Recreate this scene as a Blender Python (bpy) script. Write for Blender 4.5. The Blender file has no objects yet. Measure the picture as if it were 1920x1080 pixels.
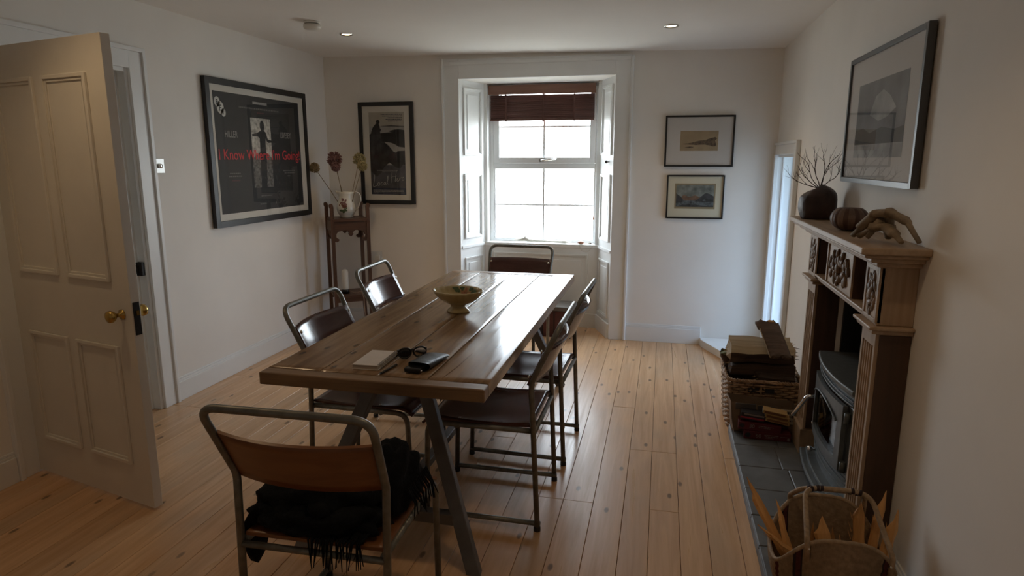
import bpy, bmesh, math, random
from mathutils import Vector, Matrix, noise

random.seed(7)
PI = math.pi
R = math.radians
sc = bpy.context.scene
col = sc.collection

# ------------------------------------------------------------------ camera
cam_d = bpy.data.cameras.new('camera')
cam_d.sensor_width = 36.0
cam_d.lens = 1215.0 / 1920.0 * 36.0
cam_d.clip_start = 0.05
cam = bpy.data.objects.new('camera', cam_d)
col.objects.link(cam)
cam.location = (0, 0, 1.52)
cam.rotation_euler = (R(90 - 11.17), 0, R(12.96))
sc.camera = cam

# ------------------------------------------------------------------ view + world
vs = sc.view_settings
vs.view_transform = 'Standard'
vs.look = 'None'
vs.exposure = 0.25
vs.gamma = 1.0
vs.use_curve_mapping = False
sc.cycles.use_denoising = True
sc.cycles.max_bounces = 10
sc.cycles.diffuse_bounces = 7
sc.cycles.glossy_bounces = 4
sc.cycles.transparent_max_bounces = 12
sc.cycles.sample_clamp_indirect = 6.0
sc.cycles.caustics_reflective = False
sc.cycles.caustics_refractive = False

SKY = 13.0
world = bpy.data.worlds.new('overcast_sky')
sc.world = world
world.use_nodes = True
nt = world.node_tree
nt.nodes.clear()
wo = nt.nodes.new('ShaderNodeOutputWorld')
bg = nt.nodes.new('ShaderNodeBackground')
tc = nt.nodes.new('ShaderNodeTexCoord')
sx = nt.nodes.new('ShaderNodeSeparateXYZ')
rp = nt.nodes.new('ShaderNodeValToRGB')
mr = nt.nodes.new('ShaderNodeMapRange')
mr.inputs['From Min'].default_value = -1
nt.links.new(tc.outputs['Generated'], sx.inputs[0])
nt.links.new(sx.outputs['Z'], mr.inputs['Value'])
nt.links.new(mr.outputs[0], rp.inputs[0])
e = rp.color_ramp.elements
e[0].position = 0.30; e[0].color = (0.30, 0.31, 0.27, 1)
e[1].position = 0.60; e[1].color = (0.80, 0.90, 1.0, 1)
m_ = rp.color_ramp.elements.new(0.47); m_.color = (0.62, 0.66, 0.66, 1)
nt.links.new(rp.outputs[0], bg.inputs['Color'])
bg.inputs['Strength'].default_value = SKY
nt.links.new(bg.outputs[0], wo.inputs['Surface'])


def portal(name, loc, rot, w, h):
    d = bpy.data.lights.new(name, 'AREA')
    d.shape = 'RECTANGLE'; d.size = w; d.size_y = h
    d.cycles.is_portal = True
    o = bpy.data.objects.new(name, d); col.objects.link(o)
    o.location = loc; o.rotation_euler = rot
    return o


portal('window_daylight_portal', (-1.075, 6.02, 1.48), (R(-90), 0, 0), 1.06, 1.5)
portal('side_window_daylight_portal', (1.385, 5.05, 0.84), (0, R(90), 0), 1.44, 0.7)

# room constants
XL, XR, YB, YF = -2.975, 0.855, 5.48, -1.3
def ceil_z(x): return 2.41 - (x - XL) * 0.0155

# ------------------------------------------------------------------ materials
MATS = {}
def nodes_of(name):
    m = bpy.data.materials.new(name); m.use_nodes = True
    n = m.node_tree; b = n.nodes['Principled BSDF']
    MATS[name] = m
    return m, n, b
def rgb(c): return (c[0], c[1], c[2], 1)
def srgb(r, g, b):
    f = lambda v: (v / 255 / 12.92) if v / 255 <= 0.04045 else ((v / 255 + 0.055) / 1.055) ** 2.4
    return (f(r), f(g), f(b))

def plain(name, c, rough=0.5, metal=0.0, var=0.0, scale=8.0, bump=0.0, spec=0.5, coat=0.0, sheen=0.0):
    m, n, b = nodes_of(name)
    b.inputs['Base Color'].default_value = rgb(c)
    b.inputs['Roughness'].default_value = rough
    b.inputs['Metallic'].default_value = metal
    b.inputs['Specular IOR Level'].default_value = spec
    if coat:
        b.inputs['Coat Weight'].default_value = coat
        b.inputs['Coat Roughness'].default_value = 0.12
    if sheen: b.inputs['Sheen Weight'].default_value = sheen
    if var or bump:
        t = n.nodes.new('ShaderNodeTexCoord')
        no = n.nodes.new('ShaderNodeTexNoise')
        no.inputs['Scale'].default_value = scale
        no.inputs['Detail'].default_value = 6
        n.links.new(t.outputs['Object'], no.inputs['Vector'])
        if var:
            r = n.nodes.new('ShaderNodeValToRGB')
            r.color_ramp.elements[0].position = 0.3
            r.color_ramp.elements[1].position = 0.7
            r.color_ramp.elements[0].color = rgb([max(0, x * (1 - var)) for x in c])
            r.color_ramp.elements[1].color = rgb([min(1, x * (1 + var)) for x in c])
            n.links.new(no.outputs['Fac'], r.inputs[0])
            n.links.new(r.outputs[0], b.inputs['Base Color'])
        if bump:
            bp = n.nodes.new('ShaderNodeBump')
            bp.inputs['Strength'].default_value = bump
            bp.inputs['Distance'].default_value = 0.01
            n.links.new(no.outputs['Fac'], bp.inputs['Height'])
            n.links.new(bp.outputs[0], b.inputs['Normal'])
    return m

def wood(name, c1, c2, axis='Y', scale=1.0, rough=0.4, knots=0.0, stain=None, stain_amt=0.0, vary=0.12, bump=0.08, rough_var=0.0):
    """streaky grain along one object axis, shifted at random from piece to piece"""
    m, n, b = nodes_of(name)
    N, L = n.nodes.new, n.links.new
    t = N('ShaderNodeTexCoord'); oi = N('ShaderNodeObjectInfo')
    mul = N('ShaderNodeMath'); mul.operation = 'MULTIPLY'; mul.inputs[1].default_value = 37.0
    L(oi.outputs['Random'], mul.inputs[0])
    add = N('ShaderNodeVectorMath'); add.operation = 'ADD'
    cmb = N('ShaderNodeCombineXYZ')
    for k in range(3): L(mul.outputs[0], cmb.inputs[k])
    L(t.outputs['Object'], add.inputs[0]); L(cmb.outputs[0], add.inputs[1])
    mp = N('ShaderNodeMapping')
    s = {'X': (1.2, 22, 22), 'Y': (22, 1.2, 22), 'Z': (22, 22, 1.2)}[axis]
    mp.inputs['Scale'].default_value = [v * scale for v in s]
    L(add.outputs[0], mp.inputs['Vector'])
    no = N('ShaderNodeTexNoise'); no.inputs['Scale'].default_value = 1.6
    no.inputs['Detail'].default_value = 7; no.inputs['Roughness'].default_value = 0.6
    no.inputs['Distortion'].default_value = 0.6
    L(mp.outputs[0], no.inputs['Vector'])
    r = N('ShaderNodeValToRGB')
    r.color_ramp.elements[0].position = 0.32; r.color_ramp.elements[0].color = rgb(c2)
    r.color_ramp.elements[1].position = 0.66; r.color_ramp.elements[1].color = rgb(c1)
    L(no.outputs['Fac'], r.inputs[0])
    out = r.outputs[0]
    def mix(fac, a, bcol, typ='MIX'):
        mx = N('ShaderNodeMix'); mx.data_type = 'RGBA'; mx.blend_type = typ
        if isinstance(fac, float): mx.inputs[0].default_value = fac
        else: L(fac, mx.inputs[0])
        L(a, mx.inputs[6])
        if isinstance(bcol, tuple): mx.inputs[7].default_value = bcol
        else: L(bcol, mx.inputs[7])
        return mx.outputs[2]
    if knots:
        mk = N('ShaderNodeMapping')
        ks = {'X': (1.7, 7.5, 7.5), 'Y': (7.5, 1.7, 0.001), 'Z': (7.5, 7.5, 1.7)}[axis]
        ks2 = {'X': (2.4, 5.5, .001), 'Y': (7.0, 3.0, 0.001), 'Z': (5.5, .001, 2.4)}[axis]
        mk.inputs['Scale'].default_value = ks2
        L(add.outputs[0], mk.inputs['Vector'])
        vo = N('ShaderNodeTexVoronoi'); vo.voronoi_dimensions = '2D'; vo.inputs['Scale'].default_value = 1.0
        L(mk.outputs[0], vo.inputs['Vector'])
        kr = N('ShaderNodeValToRGB')
        kr.color_ramp.elements[0].position = 0.045; kr.color_ramp.elements[0].color = (1, 1, 1, 1)
        kr.color_ramp.elements[1].position = 0.085; kr.color_ramp.elements[1].color = (0, 0, 0, 1)
        L(vo.outputs['Distance'], kr.inputs[0])
        # only some of the cells hold a knot
        sp = N('ShaderNodeSeparateColor'); L(vo.outputs['Color'], sp.inputs[0])
        gt = N('ShaderNodeMath'); gt.operation = 'GREATER_THAN'; gt.inputs[1].default_value = 0.35
        L(sp.outputs[0], gt.inputs[0])
        mm = N('ShaderNodeMath'); mm.operation = 'MULTIPLY'
        L(kr.outputs[0], mm.inputs[0]); L(gt.outputs[0], mm.inputs[1])
        m2 = N('ShaderNodeMath'); m2.operation = 'MULTIPLY'; m2.inputs[1].default_value = knots
        L(mm.outputs[0], m2.inputs[0])
        out = mix(m2.outputs[0], out, rgb([v * 0.28 for v in c2]))
    if stain:
        n3 = N('ShaderNodeTexNoise'); n3.inputs['Scale'].default_value = 2.6
        n3.inputs['Detail'].default_value = 5
        mp3 = N('ShaderNodeMapping')
        mp3.inputs['Scale'].default_value = {'X': (.6, 1.5, 1.5), 'Y': (1.5, .6, 1.5), 'Z': (1.5, 1.5, .6)}[axis]
        L(add.outputs[0], mp3.inputs['Vector']); L(mp3.outputs[0], n3.inputs['Vector'])
        r3 = N('ShaderNodeValToRGB')
        r3.color_ramp.elements[0].position = 0.48; r3.color_ramp.elements[0].color = (0, 0, 0, 1)
        r3.color_ramp.elements[1].position = 0.68; r3.color_ramp.elements[1].color = (stain_amt,) * 3 + (1,)
        L(n3.outputs['Fac'], r3.inputs[0])
        out = mix(r3.outputs[0], out, rgb(stain))
    if vary:
        hs = N('ShaderNodeHueSaturation')
        mv = N('ShaderNodeMapRange')
        mv.inputs['To Min'].default_value = 1 - vary; mv.inputs['To Max'].default_value = 1 + vary
        L(oi.outputs['Random'], mv.inputs['Value'])
        L(mv.outputs[0], hs.inputs['Value']); L(out, hs.inputs['Color'])
        out = hs.outputs[0]
    L(out, b.inputs['Base Color'])
    b.inputs['Roughness'].default_value = rough
    if rough_var:
        mrr = N('ShaderNodeMapRange')
        mrr.inputs['From Min'].default_value = 0.3; mrr.inputs['From Max'].default_value = 0.7
        mrr.inputs['To Min'].default_value = rough + rough_var; mrr.inputs['To Max'].default_value = rough - rough_var
        L(no.outputs['Fac'], mrr.inputs['Value']); L(mrr.outputs[0], b.inputs['Roughness'])
    if bump:
        bp = N('ShaderNodeBump'); bp.inputs['Strength'].default_value = bump
        bp.inputs['Distance'].default_value = 0.004
        L(no.outputs['Fac'], bp.inputs['Height']); L(bp.outputs[0], b.inputs['Normal'])
    return m

def glass_mat(name, refl=0.9, tint=(1, 1, 1), rough=0.0):
    m, n, b = nodes_of(name)
    n.nodes.remove(b)
    out = n.nodes['Material Output']
    tr = n.nodes.new('ShaderNodeBsdfTransparent'); tr.inputs[0].default_value = rgb(tint)
    gl = n.nodes.new('ShaderNodeBsdfGlossy'); gl.inputs['Roughness'].default_value = rough
    gl.inputs['Color'].default_value = (refl, refl, refl, 1)
    fr = n.nodes.new('ShaderNodeFresnel')
    # a thin sheet: the same reflectance from both of its sides
    ge = n.nodes.new('ShaderNodeNewGeometry'); io = n.nodes.new('ShaderNodeMapRange')
    io.inputs['To Min'].default_value = 1.5; io.inputs['To Max'].default_value = 1 / 1.5
    n.links.new(ge.outputs['Backfacing'], io.inputs['Value']); n.links.new(io.outputs[0], fr.inputs['IOR'])
    mx = n.nodes.new('ShaderNodeMixShader')
    n.links.new(fr.outputs[0], mx.inputs[0]); n.links.new(tr.outputs[0], mx.inputs[1]); n.links.new(gl.outputs[0], mx.inputs[2])
    n.links.new(mx.outputs[0], out.inputs['Surface'])
    return m

def emit(name, c, s):
    m, n, b = nodes_of(name)
    b.inputs['Emission Color'].default_value = rgb(c)
    b.inputs['Emission Strength'].default_value = s
    return m

M = MATS
plain('plaster_cream', (0.83, 0.80, 0.75), 0.85, var=0.025, scale=3, bump=0.05)
plain('plaster_ceiling', (0.84, 0.82, 0.79), 0.9, var=0.02, scale=2, bump=0.04)
plain('paint_white', (0.80, 0.81, 0.80), 0.38, var=0.02, scale=6, bump=0.02)
plain('paint_door', (0.74, 0.70, 0.62), 0.42, var=0.04, scale=5, bump=0.03)
plain('pvc_white', (0.85, 0.87, 0.88), 0.3)
wood('pine_floor', (0.71, 0.455, 0.255), (0.55, 0.315, 0.155), 'Y', 0.8, 0.34, knots=0.9, stain=(0.46, 0.33, 0.215), stain_amt=0.5, vary=0.07, bump=0.10, rough_var=0.08)
plain('floor_gap', (0.17, 0.10, 0.055), 0.9)
wood('table_plank', (0.34, 0.225, 0.13), (0.165, 0.10, 0.055), 'Y', 0.7, 0.18, knots=0.75, stain=(0.12, 0.075, 0.045), stain_amt=0.65, vary=0.10, bump=0.10, rough_var=0.07)
wood('table_end_board', (0.33, 0.21, 0.115), (0.19, 0.115, 0.06), 'X', 0.8, 0.34, knots=0.5, stain=(0.08, 0.05, 0.03), stain_amt=0.5, vary=0.05, bump=0.2)
plain('table_steel', (0.16, 0.155, 0.15), 0.42, 0.55, var=0.15, scale=14)
plain('tube_steel', (0.20, 0.20, 0.18), 0.42, 0.65, var=0.25, scale=30)
plain('rubber', (0.02, 0.02, 0.02), 0.7)
wood('ply_dark', (0.085, 0.034, 0.027), (0.060, 0.022, 0.018), 'X', 0.8, 0.17, vary=0.05, bump=0.02)
wood('ply_orange', (0.25, 0.100, 0.036), (0.18, 0.068, 0.024), 'X', 0.8, 0.34, vary=0.0, bump=0.02)
plain('ply_edge', (0.42, 0.26, 0.14), 0.6)
plain('rivet', (0.7, 0.68, 0.62), 0.25, 1.0)
plain('black_cloth', (0.006, 0.007, 0.009), 0.95, var=0.3, scale=60, bump=0.6, spec=0.2)
plain('frame_black', (0.016, 0.015, 0.014), 0.42)
plain('mount_white', (0.66, 0.64, 0.58), 0.9)
plain('mount_grey', (0.60, 0.57, 0.53), 0.9)
plain('mount_cream', (0.66, 0.62, 0.47), 0.9)
plain('poster_black', (0.020, 0.022, 0.024), 0.7, var=0.3, scale=3)
plain('poster_white', (0.62, 0.62, 0.58), 0.8)
plain('poster_grey_text', (0.32, 0.32, 0.31), 0.8)
plain('poster_dim_text', (0.16, 0.16, 0.155), 0.8)
plain('poster_red', (0.62, 0.045, 0.055), 0.7)
plain('poster_light', (0.42, 0.42, 0.39), 0.8, var=0.5, scale=34)
plain('poster_ground', (0.13, 0.13, 0.125), 0.8, var=0.8, scale=40)
plain('print_sky', (0.40, 0.37, 0.31), 0.8, var=0.12, scale=8)
plain('print_sea', (0.34, 0.33, 0.31), 0.8, var=0.15, scale=20)
plain('print_rock', (0.030, 0.028, 0.030), 0.8, var=0.7, scale=18)
plain('print_hill', (0.020, 0.019, 0.019), 0.8, var=0.3, scale=10)
plain('print_midgrey', (0.075, 0.075, 0.085), 0.8, var=0.3, scale=16)
plain('print_blue', (0.022, 0.030, 0.060), 0.8, var=0.4, scale=25)
plain('sepia', (0.36, 0.27, 0.16), 0.85, var=0.12, scale=15)
plain('sepia_dark', (0.13, 0.09, 0.055), 0.85, var=0.5, scale=60)
plain('etch_sky', (0.18, 0.20, 0.18), 0.85, var=0.5, scale=22)
plain('etch_border', (0.30, 0.24, 0.14), 0.85)
plain('etch_hill', (0.045, 0.048, 0.05), 0.85, var=0.6, scale=30)
plain('etch_hill_warm', (0.17, 0.10, 0.06), 0.85, var=0.4, scale=30)
plain('etch_water', (0.10, 0.12, 0.13), 0.85, var=0.7, scale=45)
plain('photo_sky', (0.13, 0.13, 0.13), 0.85, var=0.55, scale=6)
plain('photo_dark', (0.03, 0.03, 0.03), 0.85, var=0.5, scale=9)
plain('photo_light', (0.30, 0.30, 0.29), 0.85, var=0.4, scale=9)
plain('frame_silver', (0.10, 0.10, 0.10), 0.35, 0.6)
plain('frame_side', (0.012, 0.011, 0.011), 0.4)
glass_mat('picture_glass', 0.9)
glass_mat('window_glass', 0.5)
glass_mat('window_glass_dimming', 0.5, (0.26, 0.33, 0.43))  # tint added to dim the daylight on the side window's jamb
glass_mat('stove_glass', 0.6, (0.28, 0.22, 0.16), 0.06)
wood('blind_slat', (0.135, 0.060, 0.045), (0.095, 0.040, 0.030), 'X', 1.0, 0.4, vary=0.08, bump=0.02)
wood('blind_valance', (0.24, 0.125, 0.085), (0.19, 0.09, 0.06), 'X', 1.0, 0.4, vary=0.0, bump=0.02)
plain('cord', (0.30, 0.22, 0.17), 0.8)
plain('chrome', (0.8, 0.8, 0.8), 0.12, 1.0)
plain('brass', (0.55, 0.38, 0.12), 0.25, 1.0)
plain('iron_black', (0.02, 0.018, 0.017), 0.55, 0.3)
plain('switch_steel', (0.72, 0.72, 0.70), 0.35, 0.35)
wood('oak_dark', (0.120, 0.058, 0.034), (0.062, 0.029, 0.018), 'Z', 0.9, 0.42, vary=0.05)
wood('oak_dark_flat', (0.120, 0.058, 0.034), (0.062, 0.029, 0.018), 'X', 0.9, 0.42, vary=0.05)
wood('surround_z', (0.46, 0.335, 0.225), (0.33, 0.225, 0.14), 'Z', 0.9, 0.5, vary=0.04)
wood('surround_y', (0.46, 0.335, 0.225), (0.33, 0.225, 0.14), 'Y', 0.9, 0.48, vary=0.04)
wood('surround_shade', (0.085, 0.045, 0.026), (0.055, 0.028, 0.016), 'Z', 0.9, 0.5, vary=0.03)  # the surround's wood darkened to stand for its shaded sides
plain('carving', (0.21, 0.145, 0.095), 0.55, var=0.3, scale=40)
plain('stove_iron', (0.105, 0.115, 0.115), 0.42, 0.35, var=0.15, scale=40)
plain('stove_black', (0.012, 0.012, 0.012), 0.6)
plain('fire_brick', (0.42, 0.28, 0.16), 0.85, var=0.2, scale=12)
plain('soot_stone', (0.030, 0.024, 0.020), 0.95, var=0.7, scale=9, bump=0.9)
plain('slate', (0.120, 0.126, 0.130), 0.5, var=0.22, scale=10, bump=0.12)
plain('grout', (0.13, 0.12, 0.11), 0.9)
plain('wicker', (0.33, 0.21, 0.12), 0.6, var=0.45, scale=26)
plain('wicker_dark', (0.13, 0.075, 0.04), 0.65, var=0.3, scale=26)
plain('seagrass', (0.33, 0.235, 0.145), 0.75, var=0.25, scale=60, bump=0.4)
plain('seagrass_red', (0.10, 0.022, 0.020), 0.8, var=0.3, scale=60, bump=0.4)
plain('seagrass_dark', (0.03, 0.015, 0.014), 0.8)
wood('kindling', (0.72, 0.40, 0.15), (0.56, 0.28, 0.09), 'Z', 1.6, 0.65, vary=0.16, bump=0.3)
wood('log_bark', (0.105, 0.066, 0.045), (0.05, 0.03, 0.02), 'X', 1.3, 0.85, vary=0.15, bump=0.8)
wood('log_split', (0.36, 0.265, 0.145), (0.25, 0.17, 0.085), 'X', 1.1, 0.75, vary=0.1, bump=0.35)
plain('log_fresh', (0.55, 0.33, 0.13), 0.8, var=0.3, scale=30)
plain('moss', (0.15, 0.16, 0.09), 0.95, var=0.4, scale=20)
plain('box_red', (0.110, 0.012, 0.018), 0.45)
plain('box_dark', (0.020, 0.018, 0.022), 0.5)
plain('box_red_bright', (0.36, 0.02, 0.045), 0.5)
plain('box_print', (0.24, 0.20, 0.19), 0.7)
plain('match_wood', (0.40, 0.25, 0.09), 0.7)
plain('match_side', (0.17, 0.075, 0.03), 0.8)
plain('paper_bag', (0.22, 0.155, 0.105), 0.85, var=0.1, scale=12, bump=0.3)
plain('paper_label', (0.46, 0.42, 0.36), 0.85)
plain('bag_dark', (0.075, 0.07, 0.07), 0.7)
plain('china', (0.74, 0.72, 0.64), 0.18, coat=0.5)
plain('bowl_cream', (0.50, 0.40, 0.19), 0.16, var=0.06, scale=20, coat=0.6)
plain('leaf_green', (0.075, 0.12, 0.045), 0.4)
plain('petal_orange', (0.42, 0.19, 0.08), 0.4)
plain('petal_brown', (0.16, 0.055, 0.03), 0.4)
plain('flower_maroon', (0.22, 0.115, 0.11), 0.8)
plain('flower_olive', (0.34, 0.29, 0.145), 0.8)
plain('flower_brown', (0.30, 0.225, 0.12), 0.8)
plain('stem_dry', (0.21, 0.145, 0.075), 0.8)
plain('stone_brown', (0.055, 0.030, 0.024), 0.5, var=0.4, scale=14, bump=0.7)
plain('urchin', (0.17, 0.105, 0.075), 0.6, var=0.25, scale=30, bump=0.3)
plain('urchin_band', (0.095, 0.050, 0.038), 0.65, bump=0.3, scale=60)
plain('twig', (0.055, 0.032, 0.024), 0.8)
plain('driftwood', (0.28, 0.215, 0.145), 0.85, var=0.35, scale=25, bump=0.6)
plain('bone', (0.58, 0.55, 0.48), 0.7, var=0.12, scale=30, bump=0.2)
plain('pink_stone', (0.38, 0.19, 0.13), 0.6, var=0.2, scale=40)
plain('string', (0.45, 0.42, 0.36), 0.9)
plain('paper', (0.62, 0.57, 0.52), 0.85, var=0.05, scale=30)
plain('paper_edge', (0.50, 0.45, 0.37), 0.9)
plain('leather_black', (0.014, 0.016, 0.016), 0.42, bump=0.25, scale=50)
plain('plastic_black', (0.010, 0.010, 0.011), 0.2)
plain('plastic_white', (0.72, 0.70, 0.64), 0.4)
plain('chest_red', (0.075, 0.018, 0.015), 0.55, var=0.3, scale=12)
plain('chest_top', (0.12, 0.105, 0.09), 0.5, var=0.2, scale=12)
emit('bulb', (1.0, 0.74, 0.42), 14.0)

# ------------------------------------------------------------------ mesh helpers
class MB:
    def __init__(s): s.v = []; s.f = []; s.mi = []; s.sm = []
    def add(s, verts, faces, mi=0, smooth=False):
        k = len(s.v); s.v += [tuple(p) for p in verts]
        for f in faces:
            s.f.append(tuple(i + k for i in f)); s.mi.append(mi); s.sm.append(smooth)
        return s
    def box(s, x0, x1, y0, y1, z0, z1, mi=0):
        v = [(x0, y0, z0), (x1, y0, z0), (x1, y1, z0), (x0, y1, z0), (x0, y0, z1), (x1, y0, z1), (x1, y1, z1), (x0, y1, z1)]
        return s.add(v, [(0, 3, 2, 1), (4, 5, 6, 7), (0, 1, 5, 4), (1, 2, 6, 5), (2, 3, 7, 6), (3, 0, 4, 7)], mi)
    def obox(s, mat, sx, sy, sz, mi=0):
        v = [mat @ Vector((a * sx / 2, b * sy / 2, c * sz / 2)) for c in (-1, 1) for a, b in ((-1, -1), (1, -1), (1, 1), (-1, 1))]
        return s.add(v, [(0, 3, 2, 1), (4, 5, 6, 7), (0, 1, 5, 4), (1, 2, 6, 5), (2, 3, 7, 6), (3, 0, 4, 7)], mi)
    def prism(s, pts, z0, z1, mi=0, axis='Z', smooth=False):
        """polygon (counter-clockwise) in the plane across `axis`, extruded z0..z1"""
        n = len(pts)
        def mk(p, h):
            return {'Z': (p[0], p[1], h), 'Y': (p[0], h, p[1]), 'X': (h, p[0], p[1])}[axis]
        v = [mk(p, z0) for p in pts] + [mk(p, z1) for p in pts]
        f = [tuple(range(n))[::-1], tuple(range(n, 2 * n))]
        s.add(v, f, mi)
        k = len(s.v) - 2 * n
        for i in range(n):
            j = (i + 1) % n
            s.f.append((k + i, k + j, k + n + j, k + n + i)); s.mi.append(mi); s.sm.append(smooth)
        return s
    def tube(s, path, r, seg=10, closed=False, mi=0, caps=True, flat=1.0):
        P = [Vector(p) for p in path]; n = len(P)
        rad = r if isinstance(r, (list, tuple)) else [r] * n
        verts = []; up = None
        for i in range(n):
            a = P[i - 1] if (i > 0 or closed) else P[i]
            b = P[(i + 1) % n] if (i < n - 1 or closed) else P[i]
            t = (b - a).normalized()
            if up is None:
                up = Vector((0, 0, 1)) if abs(t.z) < 0.9 else Vector((1, 0, 0))
            side = t.cross(up)
            if side.length < 1e-5: side = t.cross(Vector((0.3, 1, 0.2)))
            side.normalize(); up = side.cross(t).normalized()
            for k in range(seg):
                th = 2 * PI * k / seg
                verts.append(P[i] + side * (math.cos(th) * rad[i]) + up * (math.sin(th) * rad[i] * flat))
        faces = []
        for i in range(n if closed else n - 1):
            for k in range(seg):
                a = i * seg + k; b = i * seg + (k + 1) % seg
                i2 = (i + 1) % n
                faces.append((a, b, i2 * seg + (k + 1) % seg, i2 * seg + k))
        s.add(verts, faces, mi, True)
        if caps and not closed:
            k0 = len(s.v) - len(verts)
            s.f.append(tuple(k0 + i for i in range(seg))[::-1]); s.mi.append(mi); s.sm.append(False)
            s.f.append(tuple(k0 + (n - 1) * seg + i for i in range(seg))); s.mi.append(mi); s.sm.append(False)
        return s
    def lathe(s, prof, seg=28, c=(0, 0, 0), mi=0, sx=1.0, sy=1.0, wob=None):
        verts = []; faces = []
        for (r, z) in prof:
            for k in range(seg):
                th = 2 * PI * k / seg
                w = wob(th, r, z) if wob else 1.0
                verts.append((c[0] + math.cos(th) * r * sx * w, c[1] + math.sin(th) * r * sy * w, c[2] + z))
        for i in range(len(prof) - 1):
            for k in range(seg):
                a = i * seg + k; b = i * seg + (k + 1) % seg
                faces.append((a, b, b + seg, a + seg))
        s.add(verts, faces, mi, True)
        k0 = len(s.v) - len(verts)
        if prof[0][0] > 1e-4: s.f.append(tuple(k0 + k for k in range(seg))[::-1]); s.mi.append(mi); s.sm.append(False)
        if prof[-1][0] > 1e-4: s.f.append(tuple(k0 + (len(prof) - 1) * seg + k for k in range(seg))); s.mi.append(mi); s.sm.append(False)
        return s
    def grid(s, fn, nu, nv, mi=0, smooth=True, thick=0.0, closed_u=False):
        """fn(u,v) -> point; thick > 0 makes it a slab along the local normal"""
        P = [[Vector(fn(i / nu, j / nv)) for i in range(nu + 1)] for j in range(nv + 1)]
        def nrm(i, j):
            a = P[j][min(i + 1, nu)] - P[j][max(i - 1, 0)]
            b = P[min(j + 1, nv)][i] - P[max(j - 1, 0)][i]
            c = a.cross(b)
            return c.normalized() if c.length > 1e-9 else Vector((0, 0, 1))
        W = nu + 1
        top = [P[j][i] for j in range(nv + 1) for i in range(W)]
        f = [(j * W + i, j * W + i + 1, (j + 1) * W + i + 1, (j + 1) * W + i) for j in range(nv) for i in range(nu)]
        s.add(top, f, mi, smooth)
        if thick:
            bot = [P[j][i] - nrm(i, j) * thick for j in range(nv + 1) for i in range(W)]
            k0 = len(s.v) - len(top)
            s.add(bot, [q[::-1] for q in f], mi, smooth)
            k1 = len(s.v) - len(bot)
            rim = [i for i in range(nu)] + [(j * W + nu) for j in range(nv)] + [nv * W + i for i in range(nu, 0, -1)] + [j * W for j in range(nv, 0, -1)]
            if not closed_u or True:
                for q in range(len(rim)):
                    a, b = rim[q], rim[(q + 1) % len(rim)]
                    s.f.append((k0 + b, k0 + a, k1 + a, k1 + b)); s.mi.append(mi); s.sm.append(False)
        return s
    def blob(s, c, r, seg=14, rings=9, mi=0, nz=0.0, fr=6.0, seed=0.0):
        pr = []
        verts = []; faces = []
        for j in range(rings + 1):
            ph = PI * j / rings
            for k in range(seg):
                th = 2 * PI * k / seg
                d = Vector((math.sin(ph) * math.cos(th), math.sin(ph) * math.sin(th), -math.cos(ph)))
                w = 1 + (noise.noise(d * fr + Vector((seed, seed * 2, 0))) * nz if nz else 0)
                verts.append((c[0] + d.x * r[0] * w, c[1] + d.y * r[1] * w, c[2] + d.z * r[2] * w))
        for j in range(rings):
            for k in range(seg):
                a = j * seg + k; b = j * seg + (k + 1) % seg
                faces.append((a, b, b + seg, a + seg))
        return s.add(verts, faces, mi, True)
    def xf(s, mat):
        s.v = [tuple(mat @ Vector(p)) for p in s.v]; return s
    def build(s, name, mats, parent=None, world=False, bevel=0.0, bseg=2, loc=None):
        me = bpy.data.meshes.new(name)
        vv = s.v
        org = Vector((0, 0, 0))
        if world and parent is not None:
            q = parent
            while q is not None: org += q.location; q = q.parent
        if loc is not None: org += Vector(loc)
        if org.length > 0: vv = [tuple(Vector(p) - org) for p in vv]
        me.from_pydata(vv, [], s.f)
        if not isinstance(mats, (list, tuple)): mats = [mats]
        for m in mats: me.materials.append(MATS[m] if isinstance(m, str) else m)
        me.polygons.foreach_set('material_index', s.mi)
        me.polygons.foreach_set('use_smooth', s.sm)
        bm = bmesh.new(); bm.from_mesh(me)
        bmesh.ops.remove_doubles(bm, verts=bm.verts, dist=1e-6)
        bmesh.ops.recalc_face_normals(bm, faces=bm.faces)
        if bevel:
            ed = [e_ for e_ in bm.edges if len(e_.link_faces) == 2 and e_.calc_face_angle(0) > 0.6 and not (e_.link_faces[0].smooth and e_.link_faces[1].smooth)]
            bmesh.ops.bevel(bm, geom=ed, offset=bevel, segments=bseg, affect='EDGES', profile=0.5)
        bm.to_mesh(me); bm.free()
        me.update()
        o = bpy.data.objects.new(name, me); col.objects.link(o)
        if loc is not None: o.location = loc
        if parent is not None: o.parent = parent
        return o

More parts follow.
